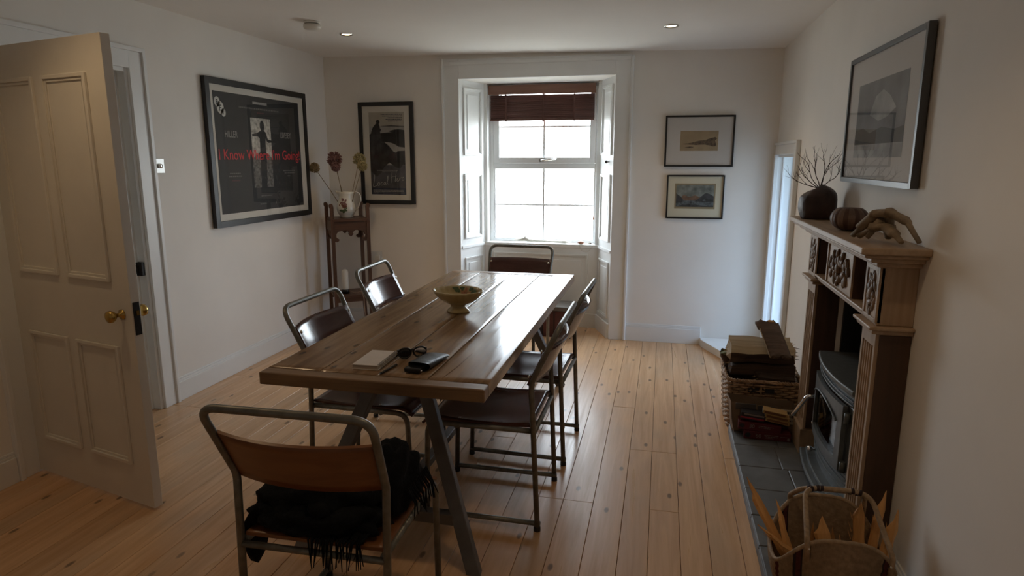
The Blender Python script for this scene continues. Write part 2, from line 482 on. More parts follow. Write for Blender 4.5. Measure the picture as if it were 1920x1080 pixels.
def tag(o, label=None, cat=None, group=None, kind=None):
    if label: o['label'] = label
    if cat: o['category'] = cat
    if group: o['group'] = group
    if kind: o['kind'] = kind
    return o
def empty(name, loc=(0, 0, 0), rz=0.0, label=None, cat=None, group=None, kind=None):
    o = bpy.data.objects.new(name, None); col.objects.link(o)
    o.empty_display_size = 0.1
    o.location = loc; o.rotation_euler = (0, 0, rz)
    return tag(o, label, cat, group, kind)
def copy_tree(o, parent=None):
    c = o.copy(); col.objects.link(c); c.parent = parent
    for ch in list(o.children): copy_tree(ch, c)
    return c
def arc_path(pts, rad, n=6):
    """polyline with rounded corners"""
    P = [Vector(p) for p in pts]; out = [P[0]]
    for i in range(1, len(P) - 1):
        a = (P[i - 1] - P[i]); b = (P[i + 1] - P[i])
        r = rad[i] if isinstance(rad, (list, tuple)) else rad
        an = a.angle(b); d = min(r / max(math.tan(an / 2), 1e-3), a.length * .49, b.length * .49)
        p0 = P[i] + a.normalized() * d; p1 = P[i] + b.normalized() * d
        for k in range(n + 1):
            t = k / n
            out.append(p0 * (1 - t) ** 2 + P[i] * 2 * t * (1 - t) + p1 * t * t)
    out.append(P[-1]); return out
def text_mesh(name, body, size, mat, parent, loc, sx=1.0, shear=0.0, align='LEFT', ext=0.0004, rot=(R(90), 0, 0), bold=0.0):
    cu = bpy.data.curves.new(name, 'FONT'); cu.body = body; cu.size = size; cu.shear = shear
    cu.align_x = align; cu.extrude = ext; cu.resolution_u = 3; cu.offset = bold
    t = bpy.data.objects.new(name, cu); col.objects.link(t)
    dg = bpy.context.evaluated_depsgraph_get()
    me = bpy.data.meshes.new_from_object(t.evaluated_get(dg))
    bpy.data.objects.remove(t); bpy.data.curves.remove(cu)
    me.name = name
    me.materials.clear(); me.materials.append(MATS[mat])
    me.transform(Matrix.Diagonal((sx, 1, 1, 1)))
    o = bpy.data.objects.new(name, me); col.objects.link(o)
    o.parent = parent; o.location = loc; o.rotation_euler = rot
    return o

# ================================================================== SETTING
def S(o, label=None): return tag(o, label, None, None, 'structure')

# window geometry (back wall) and side window
WX0, WX1, WZ = -1.72, -0.405, 2.19
KY = 5.83                       # face of the knee wall
SY0, SY1, SZ0, SZ1 = 4.70, 5.40, 0.12, 1.56
DY0, DY1, DZ = 2.40, 3.24, 2.03
FY0, FY1, FZ = 2.56, 3.33, 0.96

floor = S(MB().box(XL - 0.3, XR, YF, 5.83, -0.09, -0.024).build('floor', 'floor_gap'))
random.seed(11)
x = XL; row = 0
board_cache = {}
while x < XR - 0.01:
    w = random.choice((0.115, 0.125, 0.135))
    w = min(w, XR - x)
    inside = x + w > WX0 and x < WX1
    y1 = 5.83 if inside else YB
    cuts = sorted(random.sample([0.6, 1.3, 2.7, 3.3, 3.9, 4.5], 1 if row % 3 else 2))
    ys = [YF] + cuts + [y1]
    for a, b in zip(ys[:-1], ys[1:]):
        key = (round(w, 3), round(b - a, 2))
        g = 0.0009
        if key not in board_cache:
            o = MB().box(-w / 2 + g, w / 2 - g, -(b - a) / 2 + 0.0008, (b - a) / 2 - 0.0008, -0.024, 0).build('floor_board', 'pine_floor', floor, bevel=0.0012, bseg=1)
            board_cache[key] = o.data
        else:
            o = bpy.data.objects.new('floor_board', board_cache[key]); col.objects.link(o); o.parent = floor
        o.location = (x + w / 2, (a + b) / 2, random.uniform(-0.0006, 0))
    x += w; row += 1

# hall boards beyond the doorway
hall = S(MB().box(-4.4, XL - 0.27, 1.2, 4.4, -0.09, -0.001).build('floor_hall', 'pine_floor'))
S(MB().box(XL - 0.3, XL + 0.0, DY0, DY1, -0.024, 0.0).build('trim_threshold', 'pine_floor'))

cz = MB()
cz.add([(XL - .3, YF, ceil_z(XL - .3)), (XR + .55, YF, ceil_z(XR + .55)), (XR + .55, 6.1, ceil_z(XR + .55)), (XL - .3, 6.1, ceil_z(XL - .3)),
        (XL - .3, YF, 2.7), (XR + .55, YF, 2.7), (XR + .55, 6.1, 2.7), (XL - .3, 6.1, 2.7)],
       [(0, 1, 2, 3), (4, 7, 6, 5), (0, 4, 5, 1), (1, 5, 6, 2), (2, 6, 7, 3), (3, 7, 4, 0)])
S(cz.build('ceiling', 'plaster_ceiling'))

w = MB()
w.box(XL - .3, WX0, YB, 6.1, 0, 2.7); w.box(WX1, XR + .55, YB, 6.1, 0, 2.7); w.box(WX0, WX1, YB, 6.1, WZ, 2.7)
wall_back = S(w.build('wall_back', 'plaster_cream'))
w = MB()
w.box(XL - .27, XL, YF, DY0, 0, 2.7); w.box(XL - .27, XL, DY1, YB, 0, 2.7); w.box(XL - .27, XL, DY0, DY1, DZ, 2.7)
wall_left = S(w.build('wall_left', 'plaster_cream'))
w = MB()
w.box(XR, XR + .55, YF, FY0, -.02, 2.7); w.box(XR, XR + .55, FY0, FY1, FZ, 2.7)
w.box(XR, XR + .55, FY1, SY0, -.02, 2.7); w.box(XR, XR + .55, SY0, SY1, -.02, SZ0); w.box(XR, XR + .55, SY0, SY1, SZ1, 2.7)
w.box(XR, XR + .55, SY1, YB, -.02, 2.7); w.box(XR + .45, XR + .55, FY0, FY1, -.02, FZ)
wall_right = S(w.build('wall_right', 'plaster_cream'))
S(MB().box(XL - .3, XR + .55, YF - .2, YF, -.02, 2.7).build('wall_front', 'plaster_cream'))
w = MB(); w.box(-4.5, -4.3, 1.0, 4.6, 0, 2.7); w.box(-4.3, XL - .27, 1.0, 1.2, 0, 2.7); w.box(-4.3, XL - .27, 4.4, 4.6, 0, 2.7)
S(w.build('wall_hall', 'plaster_cream'))
S(MB().box(-4.5, XL - .27, 1.0, 4.6, 2.45, 2.6).build('ceiling_hall', 'plaster_ceiling'))

# fire recess lining: rough sooty stone, built as stones
random.seed(5)
lin = empty('wall_recess', (XR + .42, (FY0 + FY1) / 2, 0.055), 0, kind='structure')
MB().box(XR + .40, XR + .45, FY0, FY1, 0.0, FZ).build('backing', 'stove_black', lin, world=True)
MB().box(XR + .02, XR + .45, FY0, FY0 + .02, 0.0, FZ).build('side_lining', 'stove_black', lin, world=True)
MB().box(XR + .02, XR + .45, FY1 - .02, FY1, 0.0, FZ).build('side_lining', 'stove_black', lin, world=True)
MB().box(XR, XR + .44, FY0 + .02, FY1 - .02, 0.0, 0.049).build('bed', 'grout', lin, world=True)
zz = 0.06
while zz < FZ - 0.05:
    hh = random.uniform(0.09, 0.15); hh = min(hh, FZ - zz)
    yy = FY0 + 0.02
    while yy < FY1 - 0.03:
        ww = random.uniform(0.10, 0.22); ww = min(ww, FY1 - 0.02 - yy)
        MB().box(XR + .355 + random.uniform(0, .025), XR + .402, yy + .006, yy + ww - .006, zz + .006, zz + hh - .006).build('stone', 'soot_stone', lin, world=True, bevel=0.012, bseg=2)
        yy += ww
    zz += hh

# baseboards
def skirt(name, segs):
    """segs: list of (x0,y0,x1,y1, inward normal)"""
    m = MB()
    for (x0, y0, x1, y1, nx, ny) in segs:
        for t, za, zb in ((0.018, 0, 0.125), (0.012, 0.125, 0.140), (0.007, 0.140, 0.152)):
            m.box(min(x0, x1, x0 + nx * t, x1 + nx * t), max(x0, x1, x0 + nx * t, x1 + nx * t),
                  min(y0, y1, y0 + ny * t, y1 + ny * t), max(y0, y1, y0 + ny * t, y1 + ny * t), za, zb)
    return S(m.build(name, 'paint_white', bevel=0.002))
skirt('baseboard_left', [(XL, 3.36, XL, YB, 1, 0), (XL, YF, XL, 2.28, 1, 0)])
skirt('baseboard_back', [(XL + .018, YB, -1.85, YB, 0, -1), (-0.285, YB, 0.36, YB, 0, -1)])
skirt('baseboard_right', [(XR, 3.5, XR, 4.57, -1, 0), (XR, YF, XR, 2.38, -1, 0)])

# low white boxed step across the corner under the side window
S(MB().prism([(0.355, YB), (0.36, 5.40), (0.56, 4.945), (XR - .018, 4.60), (XR, 4.60), (XR, YB)], 0.0, 0.06).build('trim_corner_step', 'paint_white', bevel=0.004))

# ------------------------------------------------------------------ main window
win = empty('window_1', ((WX0 + WX1) / 2, YB, 0), 0, 'white panelled window recess with a two part window and blind', None, None, 'structure')
def wb(mb, name, mat='paint_white', bevel=0.0, parent=None, bseg=2):
    return mb.build(name, mat, parent or win, world=True, bevel=bevel, bseg=bseg)
# flat surround boards
wb(MB().box(-1.85, WX0, YB - .022, YB, 0, 2.355), 'surround_board', bevel=.003)
wb(MB().box(WX1, -0.285, YB - .022, YB, 0, 2.345), 'surround_board', bevel=.003)
wb(MB().box(WX0, WX1, YB - .022, YB, WZ, 2.35), 'surround_board', bevel=.003)
wb(MB().box(-0.285, -0.262, YB - .034, YB, 0.0, 2.335), 'surround_bead', bevel=.006)
wb(MB().box(-1.873, -1.85, YB - .034, YB, 0.0, 2.355), 'surround_bead', bevel=.006)
wb(MB().box(-1.85, -0.285, YB - .030, YB, 2.30, 2.335), 'surround_bead', bevel=.006)
# splayed shutter boxes: solid wedges either side
IL, IR = -1.60, -0.545          # inner corners at KY
BL_, BR_ = -1.575, -0.575       # window box
lw_ = wb(MB().prism([(WX0 - .001, YB + .001), (IL, KY), (BL_, KY), (BL_, 6.0), (WX0 - .001, 6.0)], 0.0, WZ), 'shutter_box')
rw_ = wb(MB().prism([(WX1 + .001, YB + .001), (WX1 + .001, 6.0), (BR_, 6.0), (BR_, KY), (IR, KY)], 0.0, WZ), 'shutter_box')
def panel_mould(p0, p1, z0, z1, nrm, name, parent, inset=0.05):
    """raised moulding rectangle on a vertical face running p0->p1 (xy), facing nrm"""
    d = (Vector(p1) - Vector(p0)); Ln = d.length; d.normalize()
    a, b = inset, Ln - inset
    n_ = Vector(nrm).normalized()
    m = MB()
    def bar(u0, u1, v0, v1, t):
        q = [(Vector(p0) + d * u) for u in (u0, u1)]
        vs_ = []
        for zc in (v0, v1):
            for (qq, off) in ((q[0], -.001), (q[1], -.001), (q[1], t), (q[0], t)):
                pt = qq + n_ * off; vs_.append((pt.x, pt.y, zc))
        m.add(vs_, [(0, 3, 2, 1), (4, 5, 6, 7), (0, 1, 5, 4), (1, 2, 6, 5), (2, 3, 7, 6), (3, 0, 4, 7)])
    for (o_, w_, t) in ((0, 0.014, 0.014), (0.014, 0.010, 0.008)):
        bar(a + o_, a + o_ + w_, z0 + o_, z1 - o_, t); bar(b - o_ - w_, b - o_, z0 + o_, z1 - o_, t)
        bar(a + o_ + w_, b - o_ - w_, z0 + o_, z0 + o_ + w_, t); bar(a + o_ + w_, b - o_ - w_, z1 - o_ - w_, z1 - o_, t)
    bar(a + .055, b - .055, z0 + .055, z1 - .055, 0.006)
    return m.build(name, 'paint_white', parent, world=True, bevel=0.002, bseg=1)
for (z0, z1) in ((1.56, 2.13), (0.83, 1.40), (0.17, 0.66)):
    panel_mould((WX0, YB), (IL, KY), z0, z1, ((KY - YB), (WX0 - IL)), 'shutter_panel', win)
    panel_mould((IR, KY), (WX1, YB), z0, z1, (-(KY - YB), (IR - WX1) * -1 * -1), 'shutter_panel', win)
for zc in (0.745,):
    wb(MB().prism([(WX0, YB), (WX0 + .012, YB), (IL + .010, KY), (IL, KY)], zc, zc + .022), 'shutter_rail')
    wb(MB().prism([(WX1, YB), (IR, KY), (IR - .010, KY), (WX1 - .012, YB)], zc, zc + .022), 'shutter_rail')
wb(MB().prism([(WX0, YB), (WX0 + .018, YB), (IL + .016, KY), (IL, KY)], 0, .13), 'recess_baseboard')
wb(MB().prism([(WX1, YB), (IR, KY), (IR - .016, KY), (WX1 - .018, YB)], 0, .13), 'recess_baseboard')
# black shutter knob
kx, ky = WX1 + (IR - WX1) * .30, YB + (KY - YB) * .30
kb = MB().lathe([(0.004, 0), (0.004, .016), (0.011, .02), (0.013, .028), (0.009, .036), (0, .038)], 14)
kb.xf(Matrix.Translation((kx, ky, 1.505)) @ Matrix.Rotation(R(-90 - 20), 4, 'Z') @ Matrix.Rotation(R(90), 4, 'X') )
tag(wb(kb, 'shutter_knob', 'iron_black'), 'small black shutter knob')
# knee wall with its panel, sill board
wb(MB().box(IL, IR, KY - .006, 6.02, 0, .735), 'knee_wall')
panel_mould((IL, KY - .006), (IR, KY - .006), 0.17, 0.68, (0, -1), 'knee_panel', win, inset=0.09)
wb(MB().box(IL + .01, IR - .01, KY - .018, KY, 0, .13), 'recess_baseboard', bevel=.002)
wb(MB().box(IL - .005, IR + .005, KY - .014, 6.0, .735, .77), 'sill', bevel=.006)
# soffit over the window and outer frame
wb(MB().box(BL_, BR_, 5.93, 6.03, WZ - .03, WZ), 'head_lining')
GY = 5.965
fr = MB()
fr.box(BL_, BL_ + .035, 5.93, 6.02, .77, WZ); fr.box(BR_ - .02, BR_, 5.93, 6.02, .77, WZ)
fr.box(BL_ + .035, BR_ - .02, 5.93, 6.02, .77, .80); fr.box(BL_ + .035, BR_ - .02, 5.935, 6.015, 1.44, 1.49)
frame = wb(fr, 'window_frame', 'pvc_white', .004)
# opening upper casement with its own frame
ux0, ux1, uz0, uz1 = BL_ + .036, BR_ - .021, 1.491, 2.158
us = MB()
us.box(ux0, ux0 + .055, 5.925, 6.0, uz0, uz1); us.box(ux1 - .055, ux1, 5.925, 6.0, uz0, uz1)
us.box(ux0 + .055, ux1 - .055, 5.925, 6.0, uz0, uz0 + .052); us.box(ux0 + .055, ux1 - .055, 5.925, 6.0, uz1 - .05, uz1)
sash = wb(us, 'upper_sash', 'pvc_white', .005)
lower = wb(MB().box(BL_ + .034, BL_ + .05, 5.94, 6.0, .80, 1.44).box(BR_ - .035, BR_ - .019, 5.94, 6.0, .80, 1.44), 'lower_sash', 'pvc_white', .003)
cx = -1.07
wb(MB().box(cx - .008, cx + .008, 5.95, 5.98, uz0 + .05, uz1 - .05), 'glazing_bar', 'pvc_white', parent=sash)
wb(MB().box(ux0 + .055, ux1 - .055, 5.951, 5.979, 1.810, 1.824), 'glazing_bar', 'pvc_white', parent=sash)
wb(MB().box(cx - .008, cx + .008, 5.95, 5.98, .80, 1.44), 'glazing_bar', 'pvc_white', parent=lower)
wb(MB().box(BL_ + .05, BR_ - .035, 5.951, 5.979, 1.105, 1.119), 'glazing_bar', 'pvc_white', parent=lower)
for (a, b) in ((ux0 + .05, cx - .006), (cx + .006, ux1 - .05)):
    for (c, d) in ((uz0 + .047, 1.812), (1.822, uz1 - .045)):
        wb(MB().add([(a, GY, c), (b, GY, c), (b, GY, d), (a, GY, d)], [(0, 1, 2, 3)]), 'pane', 'window_glass', parent=sash)
for (a, b) in ((BL_ + .045, cx - .006), (cx + .006, BR_ - .03)):
    for (c, d) in ((.795, 1.107), (1.117, 1.445)):
        wb(MB().add([(a, GY, c), (b, GY, c), (b, GY, d), (a, GY, d)], [(0, 1, 2, 3)]), 'pane', 'window_glass', parent=lower)
hd = MB().box(-1.105, -1.065, 5.915, 5.925, 1.503, 1.533)
hd.tube(arc_path([(-1.085, 5.92, 1.518), (-1.085, 5.895, 1.518), (-0.945, 5.895, 1.528)], .012), [.008] * 7 + [.008] * 2, 10)
tag(wb(hd, 'window_handle', 'chrome', parent=sash), 'silver lever handle')

# ------------------------------------------------------------------ side window in the right wall
sw = empty('window_2', (XR, (SY0 + SY1) / 2, 0), 0, 'tall narrow side window recess with pale panelled jamb beside the log basket', None, None, 'structure')
def sb(mb, name, mat='paint_white', bevel=0.0, parent=None): return mb.build(name, mat, parent or sw, world=True, bevel=bevel)
sb(MB().box(XR, XR + .50, SY1 - .022, SY1, SZ0, SZ1), 'far_jamb')
sb(MB().box(XR - .030, XR, SY1 - .026, SY1 + .03, .06, SZ1), 'surround_board', bevel=.003)
for (a, b, t) in ((.03, .045, .034), (.10, .106, .030), (.40, .415, .034)):
    sb(MB().box(XR + a, XR + b, SY1 - t, SY1 - .02, SZ0, SZ1 - .01), 'jamb_bead', bevel=.003)
sb(MB().box(XR, XR + .50, SY0, SY0 + .022, SZ0, SZ1), 'near_jamb')
sb(MB().box(XR, XR + .50, SY0, SY1, SZ1 - .02, SZ1), 'head_lining')
sb(MB().box(XR - .02, XR + .50, SY0, SY1, SZ0, SZ0 + .03), 'sill', bevel=.004)
sb(MB().box(XR - .018, XR, 4.60, SY0, 0.06, SZ1 + .07), 'surround_board', bevel=.003)
sb(MB().box(XR - .030, XR, 4.575, 4.60, 0.06, SZ1 + .09), 'surround_bead', bevel=.006)
sb(MB().box(XR - .018, XR, SY0, SY1 + .05, SZ1, SZ1 + .07), 'surround_board', bevel=.003)
sb(MB().box(XR - .026, XR, 4.60, SY1 + .05, SZ1 + .07, SZ1 + .09), 'surround_bead', bevel=.004)
f2 = MB()
xa, xb = XR + .47, XR + .52
f2.box(xa, xb, SY0 + .022, SY0 + .07, SZ0 + .03, SZ1 - .02); f2.box(xa, xb, SY1 - .07, SY1 - .022, SZ0 + .03, SZ1 - .02)
f2.box(xa, xb, SY0 + .07, SY1 - .07, SZ0 + .03, SZ0 + .08); f2.box(xa, xb, SY0 + .07, SY1 - .07, SZ1 - .07, SZ1 - .02)
f2o = sb(f2, 'window_frame', 'pvc_white')
f2m = sb(MB().box(xa + .01, xb - .01, SY0 + .07, SY1 - .07, .84, .87), 'glazing_bar', 'pvc_white', parent=f2o)
for (c, d) in ((SZ0 + .08, .842), (.868, SZ1 - .07)):
    g = XR + .495
    sb(MB().add([(g, SY0 + .068, c), (g, SY1 - .068, c), (g, SY1 - .068, d), (g, SY0 + .068, d)], [(0, 1, 2, 3)]), 'pane', 'window_glass_dimming', parent=f2o)

# ------------------------------------------------------------------ door and its frame
tr1 = S(MB().box(XL, XL + .018, DY1, DY1 + .095, 0, DZ + .095).box(XL, XL + .018, DY0 - .095, DY0, 0, DZ + .095).box(XL, XL + .018, DY0, DY1, DZ, DZ + .095)
        .box(XL, XL + .030, DY1 + .095, DY1 + .118, 0, DZ + .118).box(XL, XL + .030, DY0 - .118, DY0 - .095, 0, DZ + .118).box(XL, XL + .030, DY0 - .095, DY1 + .095, DZ + .095, DZ + .118).build('trim_door_surround', 'paint_white', bevel=.003))
jm = MB()
jm.box(XL - .27, XL, DY1 - .022, DY1, 0, DZ); jm.box(XL - .27, XL, DY0, DY0 + .022, 0, DZ); jm.box(XL - .27, XL, DY0 + .022, DY1 - .022, DZ - .022, DZ)
jm.box(XL - .20, XL - .05, DY1 - .036, DY1 - .022, 0, DZ - .022); jm.box(XL - .20, XL - .05, DY0 + .022, DY0 + .036, 0, DZ - .022)
jam = S(jm.build('trim_door_lining', 'paint_white', bevel=.002))
st = MB().box(XL - .048, XL - .006, DY1 - .045, DY1 - .022, .845, .925).box(XL - .052, XL - .03, DY1 - .055, DY1 - .022, .86, .91)
tag(st.build('latch_keep', 'iron_black', jam, bevel=.003), 'rusty black latch keep on the door lining')

dl = 0.875
door = empty('door_1', (XL + .005, DY0 + .012, 0), math.atan2(-.20, .865), 'cream panelled door standing open with a brass knob', None, None, 'structure')
lf = MB().box(0, dl, -.02, .02, .012, DZ - .03)
leaf = lf.build('leaf', 'paint_door', door, bevel=.002)
for sgn in (-1, 1):
    for (a, b) in ((.11, .405), (.47, .765)):
        for (c, d) in ((.20, .74), (1.02, 1.86)):
            m = MB()
            y = lambda t: (sgn * .02, sgn * (.02 + t))
            def bar(x0, x1, z0, z1, t):
                q = sorted((sgn * .0195, sgn * (.02 + t))); m.box(x0, x1, q[0], q[1], z0, z1)
            for (o_, w_, t) in ((0, .016, .012), (.016, .012, .006)):
                bar(a + o_, a + o_ + w_, c + o_, d - o_, t); bar(b - o_ - w_, b - o_, c + o_, d - o_, t)
                bar(a + o_ + w_, b - o_ - w_, c + o_, c + o_ + w_, t); bar(a + o_ + w_, b - o_ - w_, d - o_ - w_, d - o_, t)
            m.build('panel_moulding', 'paint_door', leaf, bevel=.002, bseg=1)
tag(MB().box(dl - .001, dl + .003, -.014, .014, .80, .94).build('lock_plate', 'iron_black', leaf, bevel=.001), 'dark lock plate on the door edge')
MB().box(dl + .003, dl + .010, -.006, .006, .885, .905).build('latch', 'brass', leaf)
for sgn in (-1, 1):
    kn = MB().lathe([(.022, 0), (.022, .004), (.009, .008), (.009, .028), (.020, .036), (.026, .048), (.024, .060), (.012, .066), (0, .067)], 20)
    kn.xf(Matrix.Translation((dl - .065, sgn * .02, .885)) @ Matrix.Rotation(R(-90 * sgn), 4, 'X'))
    tag(kn.build('door_knob', 'brass', door), 'brass door knob')
for zc in (.25, 1.0, 1.75):
    MB().tube([(0, .022, zc - .05), (0, .022, zc + .05)], .007, 8).build('hinge', 'iron_black', door)

# ================================================================== CEILING FITTINGS
def downlight(x, y, label, power=16):
    z = ceil_z(x)
    o = empty('downlight', (x, y, z), 0, label, 'ceiling light', 'recessed ceiling downlights')
    MB().lathe([(.030, -.003), (.044, -.008), (.047, -.004), (.047, .004), (.030, .004)], 28).build('trim_ring', 'chrome', o)
    MB().lathe([(0.0, -.0035), (.030, -.0035), (.030, .002), (0, .002)], 24).build('bulb', 'bulb', o)
    ld = bpy.data.lights.new('bulb_light', 'SPOT'); ld.energy = power; ld.color = (1.0, 0.70, 0.40)
    ld.spot_size = R(125); ld.spot_blend = 0.8; ld.shadow_soft_size = .03
    lo = bpy.data.objects.new('bulb_light', ld); col.objects.link(lo); lo.parent = o; lo.location = (0, 0, -.02)
    return o
DL = 8
downlight(-2.237, 4.473, 'lit recessed downlight in the ceiling near the smoke alarm', DL)
downlight(0.009, 4.508, 'lit recessed downlight in the ceiling above the two small pictures', DL)
downlight(-2.237, 1.75, 'lit recessed downlight in the ceiling over the open door', DL)
downlight(0.009, 1.75, 'lit recessed downlight in the ceiling over the hearth end of the table', DL)
sm = empty('smoke_alarm', (-2.258, 4.043, ceil_z(-2.258)), 0, 'round white smoke alarm on the ceiling', 'smoke alarm')
MB().lathe([(.052, 0), (.052, -.012), (.050, -.014)], 28).build('base', 'plastic_white', sm)
MB().lathe([(.046, -.014), (.046, -.020)], 28).build('vent_gap', 'poster_grey_text', sm)
MB().lathe([(.056, -.020), (.058, -.036), (.050, -.046), (.020, -.050), (0, -.050)], 28).build('cover', 'plastic_white', sm)

# light switch
swt = empty('light_switch', (XL, 3.40, 1.485), R(90), 'square silver dimmer switch plate on the left wall', 'light switch')
MB().box(-.044, .044, -.008, 0, -.044, .044).build('plate', 'switch_steel', swt, bevel=.003)
kd = MB().lathe([(.014, 0), (.014, .012), (.012, .016), (0, .016)], 18).xf(Matrix.Translation((0.0, -.008, 0)) @ Matrix.Rotation(R(90), 4, 'X'))
kd.build('dial', 'chrome', swt)

# double socket behind the stand
sk = empty('wall_socket', (-2.555, YB, 0.655), 0, 'grey metal wall socket with a plug behind the tall stand', 'socket')
MB().box(-.073, .073, -.008, 0, -.043, .043).build('plate', 'switch_steel', sk, bevel=.003)
for xx in (-.03, .03): MB().box(xx - .008, xx + .008, -.012, -.008, .018, .034).build('rocker', 'plastic_white', sk, bevel=.002)
MB().box(.01, .058, -.035, -.008, -.035, .01).build('plug', 'plastic_white', sk, bevel=.006)

# ================================================================== TABLE
TX0, TX1, TY0, TY1, TZ = -1.412, -0.556, 2.0, 4.30, 0.76
TH = 0.046
table = empty('dining_table', ((TX0 + TX1) / 2, (TY0 + TY1) / 2, 0), 0, 'long brown wooden dining table of rough planks on splayed steel legs', 'table')
random.seed(3)
edges = [0, .245, .51, .735, 1.0]
for a, b in zip(edges[:-1], edges[1:]):
    x0 = TX0 + (TX1 - TX0) * a + .0011; x1 = TX0 + (TX1 - TX0) * b - .0011
    nu, nv = 6, 40
    ph = random.uniform(0, 9)
    m = MB()
    y0, y1 = TY0 + .062, TY1 - .058
    def topf(u, v, x0=x0, x1=x1, ph=ph):
        x = x0 + (x1 - x0) * u; y = y0 + (y1 - y0) * v
        edge = min(u, 1 - u) * (x1 - x0)
        dz = -0.0012 * max(0, 1 - edge / .004) + noise.noise(Vector((x * 5 + ph, y * 2.2, ph))) * 0.0016
        return (x, y, TZ + dz - .0005)
    us = [0, .02, .12, .35, .65, .88, .98, 1]
    P = [[topf(u, j / nv) for u in us] for j in range(nv + 1)]
    W = len(us)
    m.add([p for r_ in P for p in r_], [(j * W + i, j * W + i + 1, (j + 1) * W + i + 1, (j + 1) * W + i) for j in range(nv) for i in range(W - 1)], 0, True)
    zb = TZ - TH
    per = [(0, i) for i in range(W)] + [(j, W - 1) for j in range(1, nv + 1)] + [(nv, i) for i in range(W - 2, -1, -1)] + [(j, 0) for j in range(nv - 1, 0, -1)]
    tv = [P[j][i] for j, i in per]; bv = [(p[0], p[1], zb) for p in tv]
    n_ = len(tv)
    m.add(tv + bv, [((i + 1) % n_, i, n_ + i, n_ + (i + 1) % n_) for i in range(n_)], 0, False)
    m.add([(x0, y0, zb), (x1, y0, zb), (x1, y1, zb), (x0, y1, zb)], [(3, 2, 1, 0)])
    m.build('plank', 'table_plank', table, world=True)
MB().box(TX0, TX1, TY0, TY0 + .060, TZ - TH - .002, TZ).build('end_board', 'table_end_board', table, world=True, bevel=.005, bseg=2)
MB().box(TX0, TX1, TY1 - .056, TY1, TZ - TH - .002, TZ).build('end_board', 'table_end_board', table, world=True, bevel=.005, bseg=2)
# long cracks in the right-hand plank (thin dark splits)
for pts in ([(-.735, 2.075), (-.722, 2.22), (-.716, 2.40)], [(-.62, 2.75), (-.634, 3.0), (-.628, 3.18)], [(-1.02, 2.45), (-1.012, 2.62)]):
    MB().tube([(p[0], p[1], TZ - .0008) for p in pts], [.0003] + [.0016] * (len(pts) - 2) + [.0003], 4, flat=.4).build('crack', 'floor_gap', table, world=True)
for (fy, ty) in ((2.09, 2.30), (4.21, 4.00)):
    for s in (-1, 1):
        cxm = (TX0 + TX1) / 2
        foot = Vector((cxm + s * .358, fy, 0.0)); top = Vector((cxm + s * .085, ty, TZ - TH - .008))
        d = (top - foot).normalized()
        xa = (Vector((1, 0, 0)) - d * d.x).normalized(); ya = d.cross(xa)
        hx, hy = .026, .020
        vb = []
        for base in (foot, top):
            for a, b in ((-1, -1), (1, -1), (1, 1), (-1, 1)):
                p = base + xa * hx * a + ya * hy * b
                t = (base.z - p.z) / d.z
                vb.append(p + d * t)
        MB().add(vb, [(0, 3, 2, 1), (4, 5, 6, 7), (0, 1, 5, 4), (1, 2, 6, 5), (2, 3, 7, 6), (3, 0, 4, 7)]).build('leg', 'table_steel', table, world=True, bevel=.003)
    yb = fy + (ty - fy) * .26; xs = .358 - (.358 - .085) * .26
    MB().box(cxm - xs + .02, cxm + xs - .02, yb - .02, yb + .02, .16, .205).build('cross_bar', 'table_steel', table, world=True, bevel=.003)
    MB().box(TX0 + .12, TX1 - .12, ty - .03, ty + .03, TZ - TH - .010, TZ - TH - .001).build('top_plate', 'table_steel', table, world=True)
yb1, yb2 = 2.09 + .21 * .26, 4.21 - .21 * .26
MB().box(cxm - .02, cxm + .02, yb1 + .02, yb2 - .02, .165, .20).build('long_stretcher', 'table_steel', table, world=True, bevel=.003)

